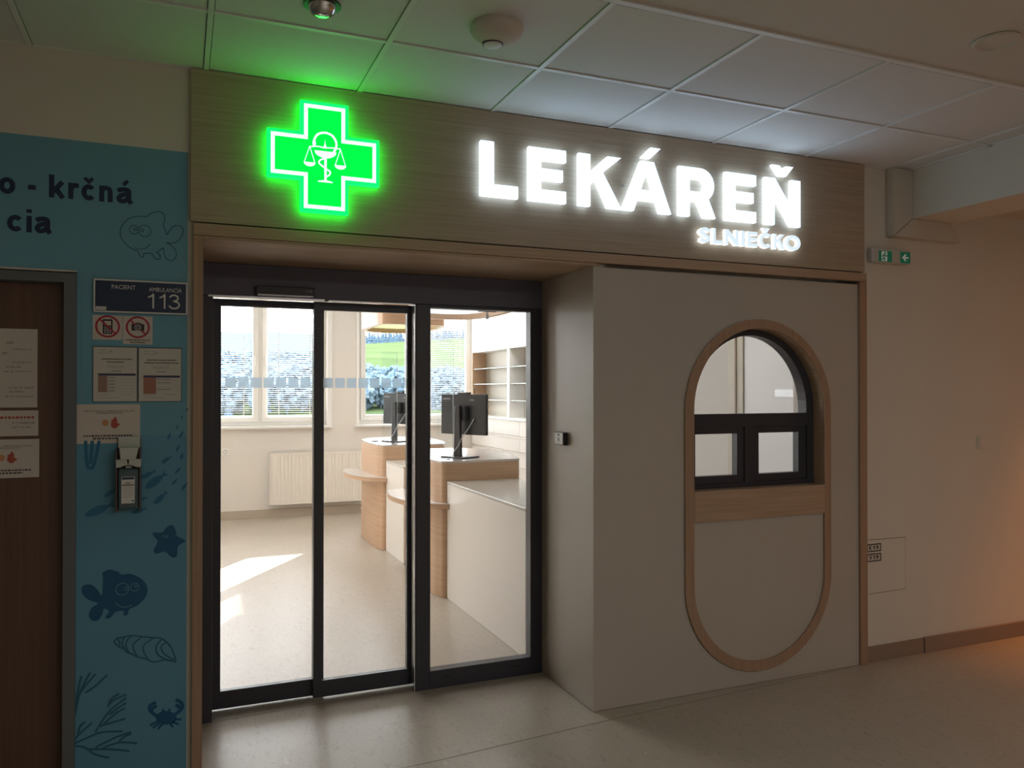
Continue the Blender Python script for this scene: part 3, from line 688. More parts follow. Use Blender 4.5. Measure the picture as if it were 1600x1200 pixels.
glyphs(q, 'o-krčná', [(-.6061, -.5548), (-.5146, -.4904), (-.4484, -.396), (-.3864, -.352), (-.3434, -.2947), (-.2839, -.2388), (-.2267, -.1722)], lambda x: 2.2285, .060, .0168, y0, y1)
q.build('lettering', 'navy', mu)
q = MB()
glyphs(q, 'cia', [(-.580, -.528), (-.5181, -.5042), (-.4938, -.441)], 2.0945, .060, .0168, y0, y1)
q.build('lettering', 'navy', mu)

# room sign
K = .9868
rs = thing('room_sign', (hx(-.14), .015, vz(1.813)), 'wide navy room sign with silver frame reading 113', 'sign')
x0, x1, za, zb = hx(-.305), hx(.0245), vz(1.815), vz(1.942)
MB().poly([frame_loops(x0, x1, za, zb, .0065)[0]], 'xz', .017, .0272).build('back_plate', 'darkgrey', rs)
MB().poly(frame_loops(x0, x1, za, zb, .0060), 'xz', .012, .0168).build('frame', 'sign_frame', rs)
MB().box(x0+.0062, x1-.0062, .0145, .0168, za+.0062, zb-.0062).build('face', 'sign_navy', rs)
q = MB(); yt = .0136
text(q, 'PACIENT', x0+.061, x0+.142, zb-.036, zb-.020, yt, .0008, .0)
text(q, 'AMBULANCIA', x1-.137, x1-.021, zb-.040, zb-.024, yt, .0008, .0)
zn, hn = za+.021, zb-.048-(za+.021)
for xn in (x1-.140, x1-.100): q.strokes([[(xn, zn+hn*.74), (xn+.012, zn+hn*.84), (xn+.0185, zn+hn*.98)]], .0055, 'xz', yt, yt+.0008); q.box(xn+.0150, xn+.0212, yt-.0002, yt+.0008, zn, zn+hn)
xn = x1-.064
q.strokes([smooth_line([(xn, zn+hn*.80), (xn+.008, zn+hn*.93), (xn+.019, zn+hn*.95), (xn+.029, zn+hn*.82), (xn+.026, zn+hn*.62), (xn+.013, zn+hn*.54)], 4), smooth_line([(xn+.013, zn+hn*.54), (xn+.028, zn+hn*.47), (xn+.034, zn+hn*.27), (xn+.026, zn+hn*.09), (xn+.014, zn+hn*.045), (xn+.004, zn+hn*.10), (xn-.002, zn+hn*.24)], 4)], .0060, 'xz', yt, yt+.0008)
q.build('lettering', 'sign_white', rs)
q = MB(); q.box(x0+.007, x0+.043, .0132, .0144, za+.008, za+.022); sl = q.build('corner_slip', 'sign_frame', rs)
K = .9908
def sheet(name, x0, x1, za, zb, lab, cat, mat='paper', yb=None, th=.0006, grp=None):
    yb = YM-.0001 if yb is None else yb
    t_ = thing(name, ((x0+x1)/2, yb, za), lab, cat, grp)
    MB().box(x0, x1, yb-th, yb, za, zb).build('sheet', mat, t_)
    return t_, yb-th
def bars(t_, y, lines, mat='print', name='print'):
    q = MB()
    for a_, b_, z, h in lines:                       # a line of small illegible print: runs of short marks
        x = a_
        while x < b_-.0005:
            w = min(rnd.uniform(.35, .9)*h*2.2, b_-x)
            q.box(x, x+w, y-.0005, y-.00005, z, z+h); x += w+h*.45
    return q.build(name, mat, t_)
# prohibition stickers
def ban(name, x0, x1, za, zb, cz_, lab):
    t_, y = sheet(name, x0, x1, za, zb, lab, 'sticker')
    cx_ = (x0+x1)/2; r = (x1-x0)*.42
    return t_, y, cx_, cz_, r
t_, y, cx_, cz_, r = ban('no_phone_sticker', hx(-.307), hx(-.206), vz(1.711), vz(1.804), vz(1.7615), 'square sticker with a crossed-out mobile phone')
ph = MB(); ph.poly([[(cx_-.0150, cz_-.028), (cx_+.0150, cz_-.028), (cx_+.0165, cz_-.024), (cx_+.0165, cz_+.024), (cx_+.0145, cz_+.027), (cx_+.0150, cz_+.031), (cx_+.0125, cz_+.031), (cx_+.0120, cz_+.027), (cx_-.0150, cz_+.027), (cx_-.0165, cz_+.024), (cx_-.0165, cz_-.024)], rect(cx_-.0115, cx_+.0115, cz_+.004, cz_+.021)]+[rect(cx_-.0115+i*.0083, cx_-.0115+i*.0083+.0058, cz_-.0235+j*.0062, cz_-.0235+j*.0062+.0036) for i in range(3) for j in range(4)], 'xz', y-.0005, y-.0001)
ph.build('phone_symbol', 'black', t_)
q = MB(); q.poly([circ(cx_, cz_, r, n=48), circ(cx_, cz_, r*.83, n=48)], 'xz', y-.0008, y-.0001)
q.strokes([[(cx_-r*.62, cz_+r*.62), (cx_+r*.62, cz_-r*.62)]], r*.15, 'xz', y-.0009, y-.0006); q.build('ban_ring', 'red', t_)
t_, y, cx_, cz_, r = ban('no_camera_sticker', hx(-.204), hx(-.101), vz(1.696), vz(1.804), vz(1.7615), 'sticker with a crossed-out camera above two lines of print')
q = MB(); q.poly([[(cx_-.022, cz_-.013), (cx_+.022, cz_-.013), (cx_+.022, cz_+.012), (cx_+.014, cz_+.012), (cx_+.009, cz_+.017), (cx_-.007, cz_+.017), (cx_-.012, cz_+.012), (cx_-.022, cz_+.012)], circ(cx_, cz_-.001, .0125, n=24)], 'xz', y-.0005, y-.0001)
q.poly([circ(cx_, cz_-.001, .0105, n=24), circ(cx_, cz_-.001, .0070, n=24)], 'xz', y-.0005, y-.0001); q.poly([circ(cx_, cz_-.001, .0045, n=16)], 'xz', y-.0005, y-.0001)
q.build('camera_symbol', 'black', t_)
q = MB(); q.poly([circ(cx_, cz_, r*.97, n=48), circ(cx_, cz_, r*.81, n=48)], 'xz', y-.0008, y-.0001)
q.strokes([[(cx_-r*.58, cz_+r*.58), (cx_-r*.22, cz_+r*.22)], [(cx_+r*.30, cz_-r*.30), (cx_+r*.58, cz_-r*.58)]], r*.14, 'xz', y-.0009, y-.0006); q.build('ban_ring', 'red', t_)
bars(t_, y, [(cx_-.043, cx_+.043, vz(1.710), .0042), (cx_-.026, cx_+.026, vz(1.701), .0042)])
# two framed office-hours notices
def notice(x0, x1, za, zb, lab, wide, tz, rows, col):
    t_ = thing('notice_holder', ((x0+x1)/2, .02, za), lab, 'notice', 'framed notices beside the brown door')
    MB().box(x0, x1, .0235, .0270, za, zb).build('backing', 'darkgrey', t_)
    MB().box(x0+.002, x1-.002, .0222, .0234, za+.002, zb-.003).build('sheet', 'paper_b', t_)
    y = .0222; w = x1-x0; X = lambda f: x0+w*f
    q = MB(); q.poly([[(X(.30), zb-.012), (X(.42), zb-.018), (X(.44), zb-.022), (X(.34), zb-.0145)]], 'xz', y-.0005, y-.0001); q.build('logo', 'print', t_)
    bars(t_, y, [(X(.12), X(.27), zb-.016, .0018), (X(.12), X(.43), zb-.026, .0018), (X(.30), X(.72), zb-.074, .0016), (X(.34), X(.72), zb-.080, .0016), (X(.12), X(.40), za+.026, .0014), (X(.62), X(.88), za+.026, .0014), (X(.16), X(.60), za+.015, .0014)], 'print_soft')
    bars(t_, y, [(X(.19), X(.88), zb-.050, .0042), (X(.32) if wide else X(.14), X(.70) if wide else X(.93), zb-.061, .0042), (X(.42), X(.64), zb-.094, .0026)])
    q = MB(); q.box(X(.12), X(.96), y-.0006, y-.0001, tz-.008, tz); q.build('table_head', 'print_blue', t_)
    q = MB(); q.box(X(.12), X(.12+col), y-.0005, y-.0001, tz-.008-rows*.0125, tz-.0085); q.build('table_column', 'print_pink' if not wide else 'print_brown', t_)
    q = MB()
    for k in range(rows): q.box(X(.12+col+.01), X(.96), y-.0004, y-.0001, tz-.0205-k*.0125, tz-.0199-k*.0125)
    q.build('table_rule', 'print_soft', t_)
    bars(t_, y, [(X(.14+col), X(.50 if wide else .75), tz-.0165-k*.0125, .0026) for k in range(rows) if wide or k in (0, 1, 3)])
    return t_
K = .9900
notice(hx(-.306), hx(-.1535), vz(1.475), vz(1.686), 'framed notice sheet whose timetable has a brown first column', True, vz(1.583), 5, .20)
notice(hx(-.1510), hx(.004), vz(1.4745), vz(1.6845), 'framed notice sheet whose timetable has a salmon first column', False, vz(1.5765), 5, .29)
# hand-washing paper above the dispenser
K = .9908
def hygiene(x0, x1, za, zb, yb, lab, name='paper_notice'):
    t_, y = sheet(name, x0, x1, za, zb, lab, 'notice', yb=yb)
    w = x1-x0; h = zb-za; X = lambda f: x0+w*f
    q = MB()
    text(q, 'PRED VSTUPOM DO AMBULANCIE SI PROSÍM', X(.11), X(.90), zb-h*.19, zb-h*.145, y-.0005, .0004, 0., 1)
    text(q, 'VYDEZINFIKUJTE RUKY', X(.30), X(.72), zb-h*.255, zb-h*.205, y-.0005, .0004, 0., 1)
    q.build('print', 'print', t_)
    bars(t_, y, [(X(.11), X(.88), za+h*.175, h*.042), (X(.25), X(.76), za+h*.105, h*.042)])
    q = MB(); q.poly([circ(X(.445), za+h*.525, w*.052, h*.085, 20)], 'xz', y-.0005, y-.0001); q.build('picture', 'orange_ink', t_)
    q = MB(); q.poly([[(X(.60), za+h*.70), (X(.635), za+h*.60), (X(.63), za+h*.53), (X(.685), za+h*.48), (X(.64), za+h*.43), (X(.62), za+h*.385), (X(.57), za+h*.385), (X(.53), za+h*.45), (X(.54), za+h*.60), (X(.575), za+h*.62)]], 'xz', y-.0005, y-.0001); q.build('picture', 'red_ink', t_)
    return t_
hygiene(hx(-.359), hx(-.1435), vz(1.3175), vz(1.466), YM-.0002, 'white hand-hygiene paper with red and orange pictures above the sanitiser dispenser')
# papers on the brown door (y = .085)
D_ = .9926
def dx(x): return x*(3.3176+.085)/(3.3176+.12)
def dz(z): return 1.52+(z-1.52)*(3.3176+.085)/(3.3176+.12)
yb = .0848
t_, y = sheet('paper_notice', -.715, dx(-.496), dz(1.455), dz(1.748), 'tall white printed sheet, topmost of the papers on the brown door', 'notice', yb=yb)
q = MB()
xa, xr, zt, hh = -.585, dx(-.496), dz(1.748), dz(1.748)-dz(1.455)
for s, b_, zf in (('ANE', .078, .165), ('DERAJÚCE', .018, .25), ('AM', .098, .302), ('UPUJTE DO', .018, .420), ('RÚŠKOM', .054, .472), ('SA A ÚSTY!!!', .020, .530), ('SI MUSÍ MAŤ', .011, .735), ('DUTINU', .043, .787), ('ROV IZOLÁCI!', .011, .845)):
    wd = .0078*len(s)*.95
    text(q, s, xr-b_-wd, xr-b_, zt-hh*zf-.0075, zt-hh*zf+.001, y-.0005, .0004, 0., 1)
q.build('print', 'print', t_)
t_, y = sheet('paper_notice', -.715, dx(-.4925), dz(1.349), dz(1.444), 'small white paper with red heading between two sheets on the brown door', 'notice', yb=yb)
zt, hh = dz(1.444), dz(1.444)-dz(1.349); xr = dx(-.4925)
bars(t_, y, [(xr-.150, xr-.012, zt-hh*.32, .0085)], 'red_ink', 'heading')
q = MB()
for s, a_, b_, zf in (('POTREBNÉ', .082, .012, .43), ('VAŤ SA NA', .085, .024, .60)): text(q, s, xr-a_, xr-b_, zt-hh*zf-.009, zt-hh*zf, y-.0005, .0004, 0., 1)
q.build('print', 'print', t_)
hygiene(dx(-.49)-.217, dx(-.489), dz(1.194), dz(1.337), yb, 'white hand-hygiene paper, lowest of the papers on the brown door')

# sanitiser dispenser
dp = thing('soap_dispenser', (-.177, .03, 1.065), 'wall-mounted sanitiser dispenser with dark bottle and white lever', 'dispenser')
x0, x1 = -.219, -.139
B_ = MB(); B_.box(x0, x1, .020, .0268, 1.075, 1.338).box(x0-.002, x0+.003, -.035, .0268, 1.066, 1.300).box(x1-.003, x1+.002, -.035, .0268, 1.066, 1.300); B_.build('bracket', 'disp_steel', dp, bevel=.0012)
MB().box(x0+.003, x1-.003, .008, .0195, 1.302, 1.345, .002).build('back_plate', 'disp', dp)
MB().poly([[(x0+.014, 1.262), (x1-.014, 1.262), (x1-.005, 1.306), (x0+.010, 1.306)]], 'xz', -.050, .008).build('lever', 'disp', dp, bevel=.003)
MB().poly([[(x0-.001, 1.232), (x0+.014, 1.233), (x0+.031, 1.241), (x1-.031, 1.241), (x1-.014, 1.233), (x1+.002, 1.232), (x1+.003, 1.262), (x0+.043, 1.264), (x0+.0415, 1.246), (x0+.0375, 1.246), (x0+.036, 1.264), (x0-.002, 1.262)]], 'xz', -.042, .015).build('pump_head', 'disp', dp, bevel=.002)
MB().box(x0+.005, x1-.005, -.034, .0195, 1.075, 1.228, .008).build('bottle', 'bottle', dp)
MB().box((x0+x1)/2-.010, (x0+x1)/2+.010, -.020, .008, 1.2285, 1.236).build('bottle_neck', 'disp', dp)
lb = MB().box(x0+.017, x1-.018, -.0352, -.0342, 1.098, 1.198).build('label', 'sign_white', dp)
MB().box(x0+.019, x1-.020, -.0360, -.0353, 1.187, 1.196).box(x1-.028, x1-.020, -.0360, -.0353, 1.105, 1.109).build('label_band', 'sign_navy', lb)
q = MB()
for k, (f0, f1, h_) in enumerate([(.25, .7, .004), (.0, 1., .0055), (.1, .9, .0016), (.1, .9, .0016), (.1, .9, .0016), (.1, .9, .0016), (.1, .7, .0016)]):
    xa, xb = x0+.019, x1-.020; q.box(xa+(xb-xa)*f0, xa+(xb-xa)*f1, -.0358, -.0353, 1.172-k*.0085, 1.172-k*.0085+h_)
q.build('label_print', 'print_soft', lb)

# ------------------------------------------------------------- right-hand wall
ex = thing('exit_sign', (3.715, .01, 2.235), 'pale emergency exit light with two green pictogram plates', 'exit sign')
MB().box(3.555, 3.848, -.012, YW-.0005, 2.236, 2.318, .008).build('housing', 'exit_box', ex)
p_ = MB().box(3.600, 3.698, -.0145, -.0125, 2.240, 2.300).build('running_plate', 'exit_green', ex)
q = MB(); q.poly([rect(3.618, 3.660, 2.243, 2.297)], 'xz', -.0155, -.0146); q.build('door_symbol', 'exit_white', p_)
q = MB(); q.poly([circ(3.643, 2.288, .0062, n=14)], 'xz', -.0164, -.0156)
q.strokes([[(3.640, 2.281), (3.634, 2.262)], [(3.640, 2.279), (3.651, 2.270), (3.657, 2.275)], [(3.639, 2.279), (3.627, 2.275), (3.624, 2.266)], [(3.634, 2.263), (3.643, 2.256), (3.641, 2.245)], [(3.634, 2.262), (3.628, 2.252), (3.619, 2.251)]], .0065, 'xz', -.0164, -.0156); q.build('runner', 'exit_green', p_)
p_ = MB().box(3.764, 3.838, -.0145, -.0125, 2.240, 2.304).build('arrow_plate', 'exit_green', ex)
q = MB(); q.strokes([[(3.823, 2.272), (3.786, 2.272)], [(3.803, 2.290), (3.782, 2.272), (3.803, 2.254)]], .009, 'xz', -.0155, -.0146); q.build('arrow', 'exit_white', p_)

tr = thing('cable_trunking', (3.9, .0, 2.38), 'cream cable trunking elbow wrapping the corner under the ceiling beam', 'trunking')
MB().poly([[(3.698, 2.389), (3.843, 2.4955), (3.843, ZC-.004), (3.698, ZC-.004)]], 'xz', -.028, YW).build('riser', 'plaster', tr, bevel=.003)
MB().poly([[(3.701, 2.387), (4.236, 2.387), (4.150, 2.4955), (3.848, 2.4955)]], 'xz', -.026, YW).build('branch', 'plaster', tr, bevel=.003)
m = MB(); m.strokes([[(3.842, .381*1.), (3.842, .676), (3.560, .680)], [(3.560, .376), (3.842, .381)]], .0032, 'xz', YW-.0012, YW-.0001)
pa = thing('access_hatch', (3.7, .03, .376), 'flush white access hatch low on the wall beside the portal frame', 'hatch')
MB().box(3.5175, 3.840, YW-.0024, YW, .383, .674).build('lid', 'paint', pa)
m.build('joint', pbr('hatch_joint', (.32, .25, .19), .8), pa)
for s, za, zb, lb_ in (('K19', .611, .657, 'small bordered wall label reading K19'), ('V19', .556, .603, 'small bordered wall label reading V19')):
    t_ = thing('wall_label', (3.60, .027, za), lb_, 'label')
    MB().box(3.545, 3.652, YW-.0034, YW-.0025, za, zb).build('plate', 'paper', t_)
    MB().poly(frame_loops(3.546, 3.651, za+.001, zb-.001, .0058), 'xz', YW-.0044, YW-.0035).build('border', 'black', t_)
    q = MB(); text(q, s[0], 3.562, 3.584, za+.012, zb-.011, YW-.0044, .0008, .025); text(q, '9', 3.611, 3.633, za+.012, zb-.011, YW-.0044, .0008, .025); q.strokes([[(3.5905, zb-.0195), (3.597, zb-.0155), (3.6005, zb-.0115)]], .0042, 'xz', YW-.0042, YW-.0036); q.box(3.5972, 3.6027, YW-.0044, YW-.0036, za+.012, zb-.011); q.build('lettering', 'black', t_)
sw = thing('light_switch', (4.47, .02, 1.16), 'small square light switch on the orange-lit wall', 'switch')
MB().box(4.435, 4.505, .020, YW-.0005, 1.165, 1.240, .003).build('plate', 'paint', sw)
MB().box(4.447, 4.493, .016, .0198, 1.178, 1.228, .002).build('rocker', 'paint', sw)

# ------------------------------------------------------------- ceiling fixtures
wp = thing('access_point', (1.004, -.775, 2.70), 'large round pale dome unit on the ceiling tiles', 'access point')
MB().lathe([(.088, ZC+.001), (.092, ZC-.010), (.092, ZC-.018), (.084, ZC-.034), (.060, ZC-.046), (.034, ZC-.051), (.0, ZC-.0515)], 1.004, -.775).build('dome', 'plaster', wp, smooth=True)
MB().lathe([(.033, ZC-.0465), (.033, ZC-.0560), (.027, ZC-.0585), (.0, ZC-.0590)], 1.000, -.745).build('lens_disc', 'sign_white', wp, smooth=True)
MB().lathe([(.0365, ZC-.045), (.0365, ZC-.0545)], 1.000, -.745).build('lens_ring', 'darkgrey', wp, smooth=True)
dl = thing('ceiling_downlight', (.422, -.70, 2.72), 'small recessed downlight with glass bulb at the top of the view', 'downlight')
q = MB(); r0, r1 = .060, .050
q.lathe([(.050, ZC-.002), (.060, ZC-.001), (.060, ZC-.006), (.050, ZC-.008)], .422, -.70); q.build('bezel', 'black', dl, smooth=True)
MB().lathe([(.048, ZC-.0), (.0, ZC-.0005)], .422, -.70).build('reflector', 'black', dl)
MB().lathe([(.046, ZC-.003), (.043, ZC-.022), (.030, ZC-.036), (.012, ZC-.041), (.0, ZC-.0415)], .422, -.70).build('bulb', 'chrome', dl, smooth=True)
sp = thing('ceiling_speaker', (2.70, -1.36, 2.74), 'round flush white speaker grille in the plain ceiling', 'speaker')
MB().lathe([(.075, ZC-.0005), (.078, ZC-.003), (.075, ZC-.010), (.066, ZC-.011), (.064, ZC-.006)], 2.70, -1.36).build('rim', 'plaster', sp, smooth=True)
MB().lathe([(.063, ZC-.003), (.063, ZC-.006), (.0, ZC-.008)], 2.70, -1.36).build('grille', 'plaster', sp, smooth=True)
# corridor fill is an added light behind the viewer, set up further down
# ------------------------------------------------------------- pharmacy: windows
def window(name, o, sashes, trim):
    x0, x1, z0, z1 = o; yw = WB+.15
    w = thing(name, ((x0+x1)/2, WB, z0), None, None, kind='structure')
    MB().poly([rect(x0+.001, x1-.001, z0+.001, z1-.001)]+[rect(a-.002, b+.002, z0+.045, z1-.045) for a, b in sashes], 'xz', yw, yw+.07).build('window_frame', 'pvc', w, bevel=.004)
    for i, (a, b) in enumerate(sashes):
        s = MB().poly([rect(a, b, z0+.047, z1-.047), rect(a+.065, b-.065, z0+.115, z1-.115)], 'xz', yw-.018, yw+.05).build('sash', 'pvc', w, bevel=.004)
        MB().box(a+.060, b-.060, yw+.015, yw+.025, z0+.11, z1-.11).build('pane', 'wglass', s)
        hxp = b-.033 if i < len(sashes)-1 else a+.033
        MB().box(hxp-.013, hxp+.013, yw-.028, yw-.0185, 1.86, 1.93, .003).box(hxp-.009, hxp+.009, yw-.052, yw-.029, 1.905, 1.925, .003).box(hxp-.010, hxp+.010, yw-.060, yw-.044, 1.80, 1.925, .004).build('handle', 'pvc', s)
    MB().box(x0-.05, min(x1+.055, 3.49), WB-.075, yw-.001, z0-.028, z0+.0005, .006).build('window_sill', 'white', w)
    MB().box(x1+.0005, x1+(.058 if x1 < 3 else .03), WB-.012, WB-.0005, z0+.002, z1+.05).box(x0-.035, x0-.0005, WB-.012, WB-.0005, z0+.002, z1+.05).build('casing', 'white', w)
    return w, yw
window('window_1', W1, [(-.955, -.10), (-.02, .865), (.905, 1.612)], None)
window('window_2', W2, [(2.098, 2.755), (2.800, 3.572)], None)
M['slat'] = frosted('white_blind_slat', (.72, .72, .715), 1.)
def blind(x0, x1, z0, z1, lab):
    t_ = thing('window_blind', ((x0+x1)/2, WB+.10, z0), lab, 'blind', 'venetian blinds in the pharmacy windows')
    q = MB(); y = WB+.112; z = z1-.03; tl = math.radians(11)
    while z > z0+.02:
        c, s = .0125*math.cos(tl), .0125*math.sin(tl)
        # outer edge lower than the inner edge
        a = [q.bm.verts.new(p) for p in ((x0, y-c, z+s), (x1, y-c, z+s), (x1, y, z+.0012), (x0, y, z+.0012), (x1, y+c, z-s), (x0, y+c, z-s))]
        b = [q.bm.verts.new((v.co.x, v.co.y, v.co.z-.0006)) for v in a]
        for f in ((0, 1, 2, 3), (3, 2, 4, 5)): q.bm.faces.new([a[i] for i in f]); q.bm.faces.new([b[i] for i in reversed(f)])
        z -= .0245
    q.build('slats', 'slat', t_)
    MB().box(x0, x1, y-.014, y+.014, z1-.028, z1).build('head_rail', 'pvc', t_)
    MB().box(x0, x1, y-.010, y+.010, z0, z0+.012).build('bottom_rail', 'pvc', t_)
    for f in (.22, .86):
        xx = x0+(x1-x0)*f
        MB().box(xx-.004, xx+.004, y-.0160, y-.0150, z0+.004, z1-.005).build('ladder_tape', 'pvc', t_)
    return t_
blind(.045, .80, 1.205, 2.600, 'venetian blind with open white slats on the middle sash of the window over the socket')
blind(.970, 1.547, 1.205, 2.600, 'venetian blind with open white slats above the radiator')
blind(2.865, 3.505, 1.205, 2.600, 'venetian blind with open white slats on the sash near the wall cabinets')

# socket, radiator
so = thing('power_socket', (.485, WB-.01, .75), 'white wall socket under the window', 'socket')
MB().box(.445, .525, WB-.009, WB-.0005, .757, .837, .003).build('plate', 'pvc', so)
MB().poly([circ(.485, .797, .024, n=28), circ(.485, .797, .019, n=28)], 'xz', WB-.0125, WB-.0092).poly([circ(.478, .797, .003, n=10)], 'xz', WB-.0105, WB-.0092).poly([circ(.492, .797, .003, n=10)], 'xz', WB-.0105, WB-.0092).build('insert', 'silver', so)
ra = thing('radiator', (1.5, WB-.06, .15), 'long white panel radiator under the pharmacy windows', 'radiator')
pts = []; x = .985
while x < 2.075:
    pts += [(x, WB-.108), (x+.010, WB-.115), (x+.022, WB-.115), (x+.0325, WB-.108)]; x += .0425
MB().poly([pts+[(2.09, WB-.108), (2.09, WB-.100), (.985, WB-.100)]], 'xy', .185, .745).build('front_panel', 'rad', ra)
MB().box(.972, .984, WB-.116, WB-.035, .160, .775, .003).box(2.0915, 2.103, WB-.116, WB-.035, .160, .775, .003).build('side_cover', 'rad', ra)
MB().box(.985, 2.090, WB-.115, WB-.108, .160, .184).box(.985, 2.090, WB-.115, WB-.1085, .7455, .772).build('edge_rail', 'rad', ra)
q = MB()
for k in range(26): q.box(.990+k*.0422, .990+k*.0422+.028, WB-.107, WB-.038, .764, .770)
q.build('top_grille', 'rad', ra)
MB().box(1.10, 1.13, WB-.034, WB-.0005, .25, .70).box(1.93, 1.96, WB-.034, WB-.0005, .25, .70).box(1.10, 1.96, WB-.099, WB-.0345, .3, .65).build('bracket', 'rad', ra)
MB().tube([(2.075, WB-.07, .159), (2.075, WB-.07, .06), (2.075, WB-.02, .05)], .009).build('pipe', 'pvc', ra)

# ------------------------------------------------------------- service counters
X0 = 1.735
plan = [(1.845, 0.), (2.366, 0.), (2.425, .14), (2.475, .42), (2.490, .72), (2.462, 1.0), (2.36, 1.19), (2.17, 1.257), (1.98, 1.215), (1.83, 1.09), (1.755, .90), (1.735, .62), (1.735, .24), (1.757, .07)]
outl = smooth_loop(plan, 5, sharp=(1,))
def grow(lp, d):
    n = len(lp); out = []
    for i in range(n):
        a, b = Vector(lp[i-1]), Vector(lp[(i+1) % n]); t_ = (b-a).normalized(); out.append((lp[i][0]+t_.y*d, lp[i][1]-t_.x*d))
    return out
def at(lp, x, y): return [(a+x, b+y) for a, b in lp]
P0 = 2.23
pod = thing('service_counter', (2.1, P0, 0), 'rounded oak serving pod nearer the glass door with a monitor on its top', 'counter', 'rounded serving pods of the pharmacy')
MB().poly([at(outl, 0, P0)], 'xy', .002, .984).build('body', 'beech', pod, smooth=True)
MB().poly([at(grow(outl, .003), 0, P0)], 'xy', .9845, 1.0).build('top', 'desk_top', pod, smooth=True)
led = smooth_loop([(1.796, -.055), (1.700, .0), (1.600, .14), (1.530, .40), (1.525, .62), (1.565, .86), (1.62, .95), (1.728, .965), (1.7335, .60), (1.7335, .24), (1.755, .06), (1.792, .01)], 4, sharp=(0, 7, 11))
lg = MB().poly([at(led, 0, P0)], 'xy', .655, .690).build('bag_ledge', 'beech', pod)
MB().poly([at(grow(led, -.002), 0, P0)], 'xy', .6905, .6945).build('ledge_top', 'desk_top', lg)
copy_tree(pod, loc=(2.1, 4.10, 0), label='rounded oak serving pod nearer the radiator with a monitor on its top')

def low_counter(y0_, y1_, lab):
    t_ = thing('low_counter', (2.1, (y0_+y1_)/2, 0), lab, 'counter', 'low white counters between the oak pods')
    MB().box(1.800, 2.36, y0_, y1_, .002, .832).build('body', 'white_c', t_)
    MB().box(1.7985, 2.365, y0_, y1_, .8325, .852).build('top', 'white_top', t_, bevel=.002)
    return t_
low_counter(.80, P0-.002, 'low white counter beside the glass door, in front of the first oak pod')
low_counter(3.455, 4.096, 'low white counter between the two oak pods')

# monitors
def monitor(x, y, lab, rz=-1.115):
    t_ = thing('monitor', (x, y, 1.0005), lab, 'monitor', 'monitors on the oak pods', rz)
    A = dict(local=True)
    MB().box(-.115, .115, -.095, .10, 0, .012, .004).build('base', 'darkgrey', t_, **A)
    MB().poly([[(-.034, .0125), (.034, .0125), (.022, .40), (-.022, .40)]], 'xz', -.030, -.004).build('stand_pole', 'black', t_, **A)
    MB().poly([[(-.0345, .014), (-.031, .014), (-.0195, .398), (-.0225, .398)]], 'xz', -.0325, -.0305).build('pole_trim', 'silver', t_, **A)
    MB().box(-.055, .055, -.0035, .036, .285, .395, .004).build('mount', 'darkgrey', t_, **A)
    b = MB().box(-.245, .245, .0365, .060, .175, .488, .006).build('screen_housing', 'black', t_, **A)
    MB().box(-.24, .24, .0605, .0635, .182, .482).build('screen_panel', 'darkgrey', b, **A)
    q = MB(); text(q, 'Lenovo', -.222, -.140, .445, .462, .0360, .0004, .01)
    text(q, 'Lenovo', .075, .120, .438, .449, .0360, .0004, .02); q.build('lettering', 'silver', b, **A)
    MB().box(-.06, .06, .030, .066, .4885, .502, .003).build('webcam', 'black', t_, **A)
    MB().tube([(.11, .050, .489), (.11, .050, .530)], .003, 8).build('antenna', 'black', t_, **A)
    pts_ = [(.12, .034, .300), (.115, .010, .262), (.09, -.018, .205), (.055, -.036, .150), (.03, -.044, .095), (-.01, -.046, .055), (-.03, -.046, .020)]
    MB().tube(pts_, .0035, 8).build('cable', 'silver', t_, **A)
    return t_
monitor(1.985, 2.49, 'black monitor seen from behind on the pod nearer the glass door')
monitor(2.005, 4.53, 'black monitor seen from behind on the pod nearer the radiator')

def screen(x0, x1, y, zt, lab, side):
    t_ = thing('acrylic_screen', ((x0+x1)/2, y, 1.0), lab, 'counter screen', 'clear acrylic screens on the oak pods')
    MB().box(x0, x1, y, y+.005, 1.006, zt).build('front_pane', 'acrylic', t_)
    MB().box(x1-.0012, x1+.0012, y-.0006, y+.0056, 1.006, zt).box(x0, x1-.0015, y-.0006, y+.0056, zt+.0002, zt+.0022).build('pane_edge', 'edge', t_)
    if side: MB().box(x0-.003, x0-.0005, y+.010, y+.30, 1.006, zt-.01).build('side_pane', 'acrylic', t_)
    MB().box(x0+.02, x0+.06, y-.02, y+.03, 1.0005, 1.0055).box(x1-.055, x1-.015, y-.02, y+.03, 1.0005, 1.0055).build('foot', 'acrylic', t_)
screen(1.768, 1.893, 2.37, 1.888, 'clear acrylic screen on the pod nearer the glass door', False)
screen(1.815, 1.965, 4.33, 1.885, 'clear acrylic screen on the pod nearer the radiator', False)
pl = solo(MB().box(1.79, 1.84, 4.60, 4.70, 1.0005, 1.010, .002), 'card_reader', 'darkgrey', 'small flat dark pad on the oak pod nearer the radiator', 'card reader')

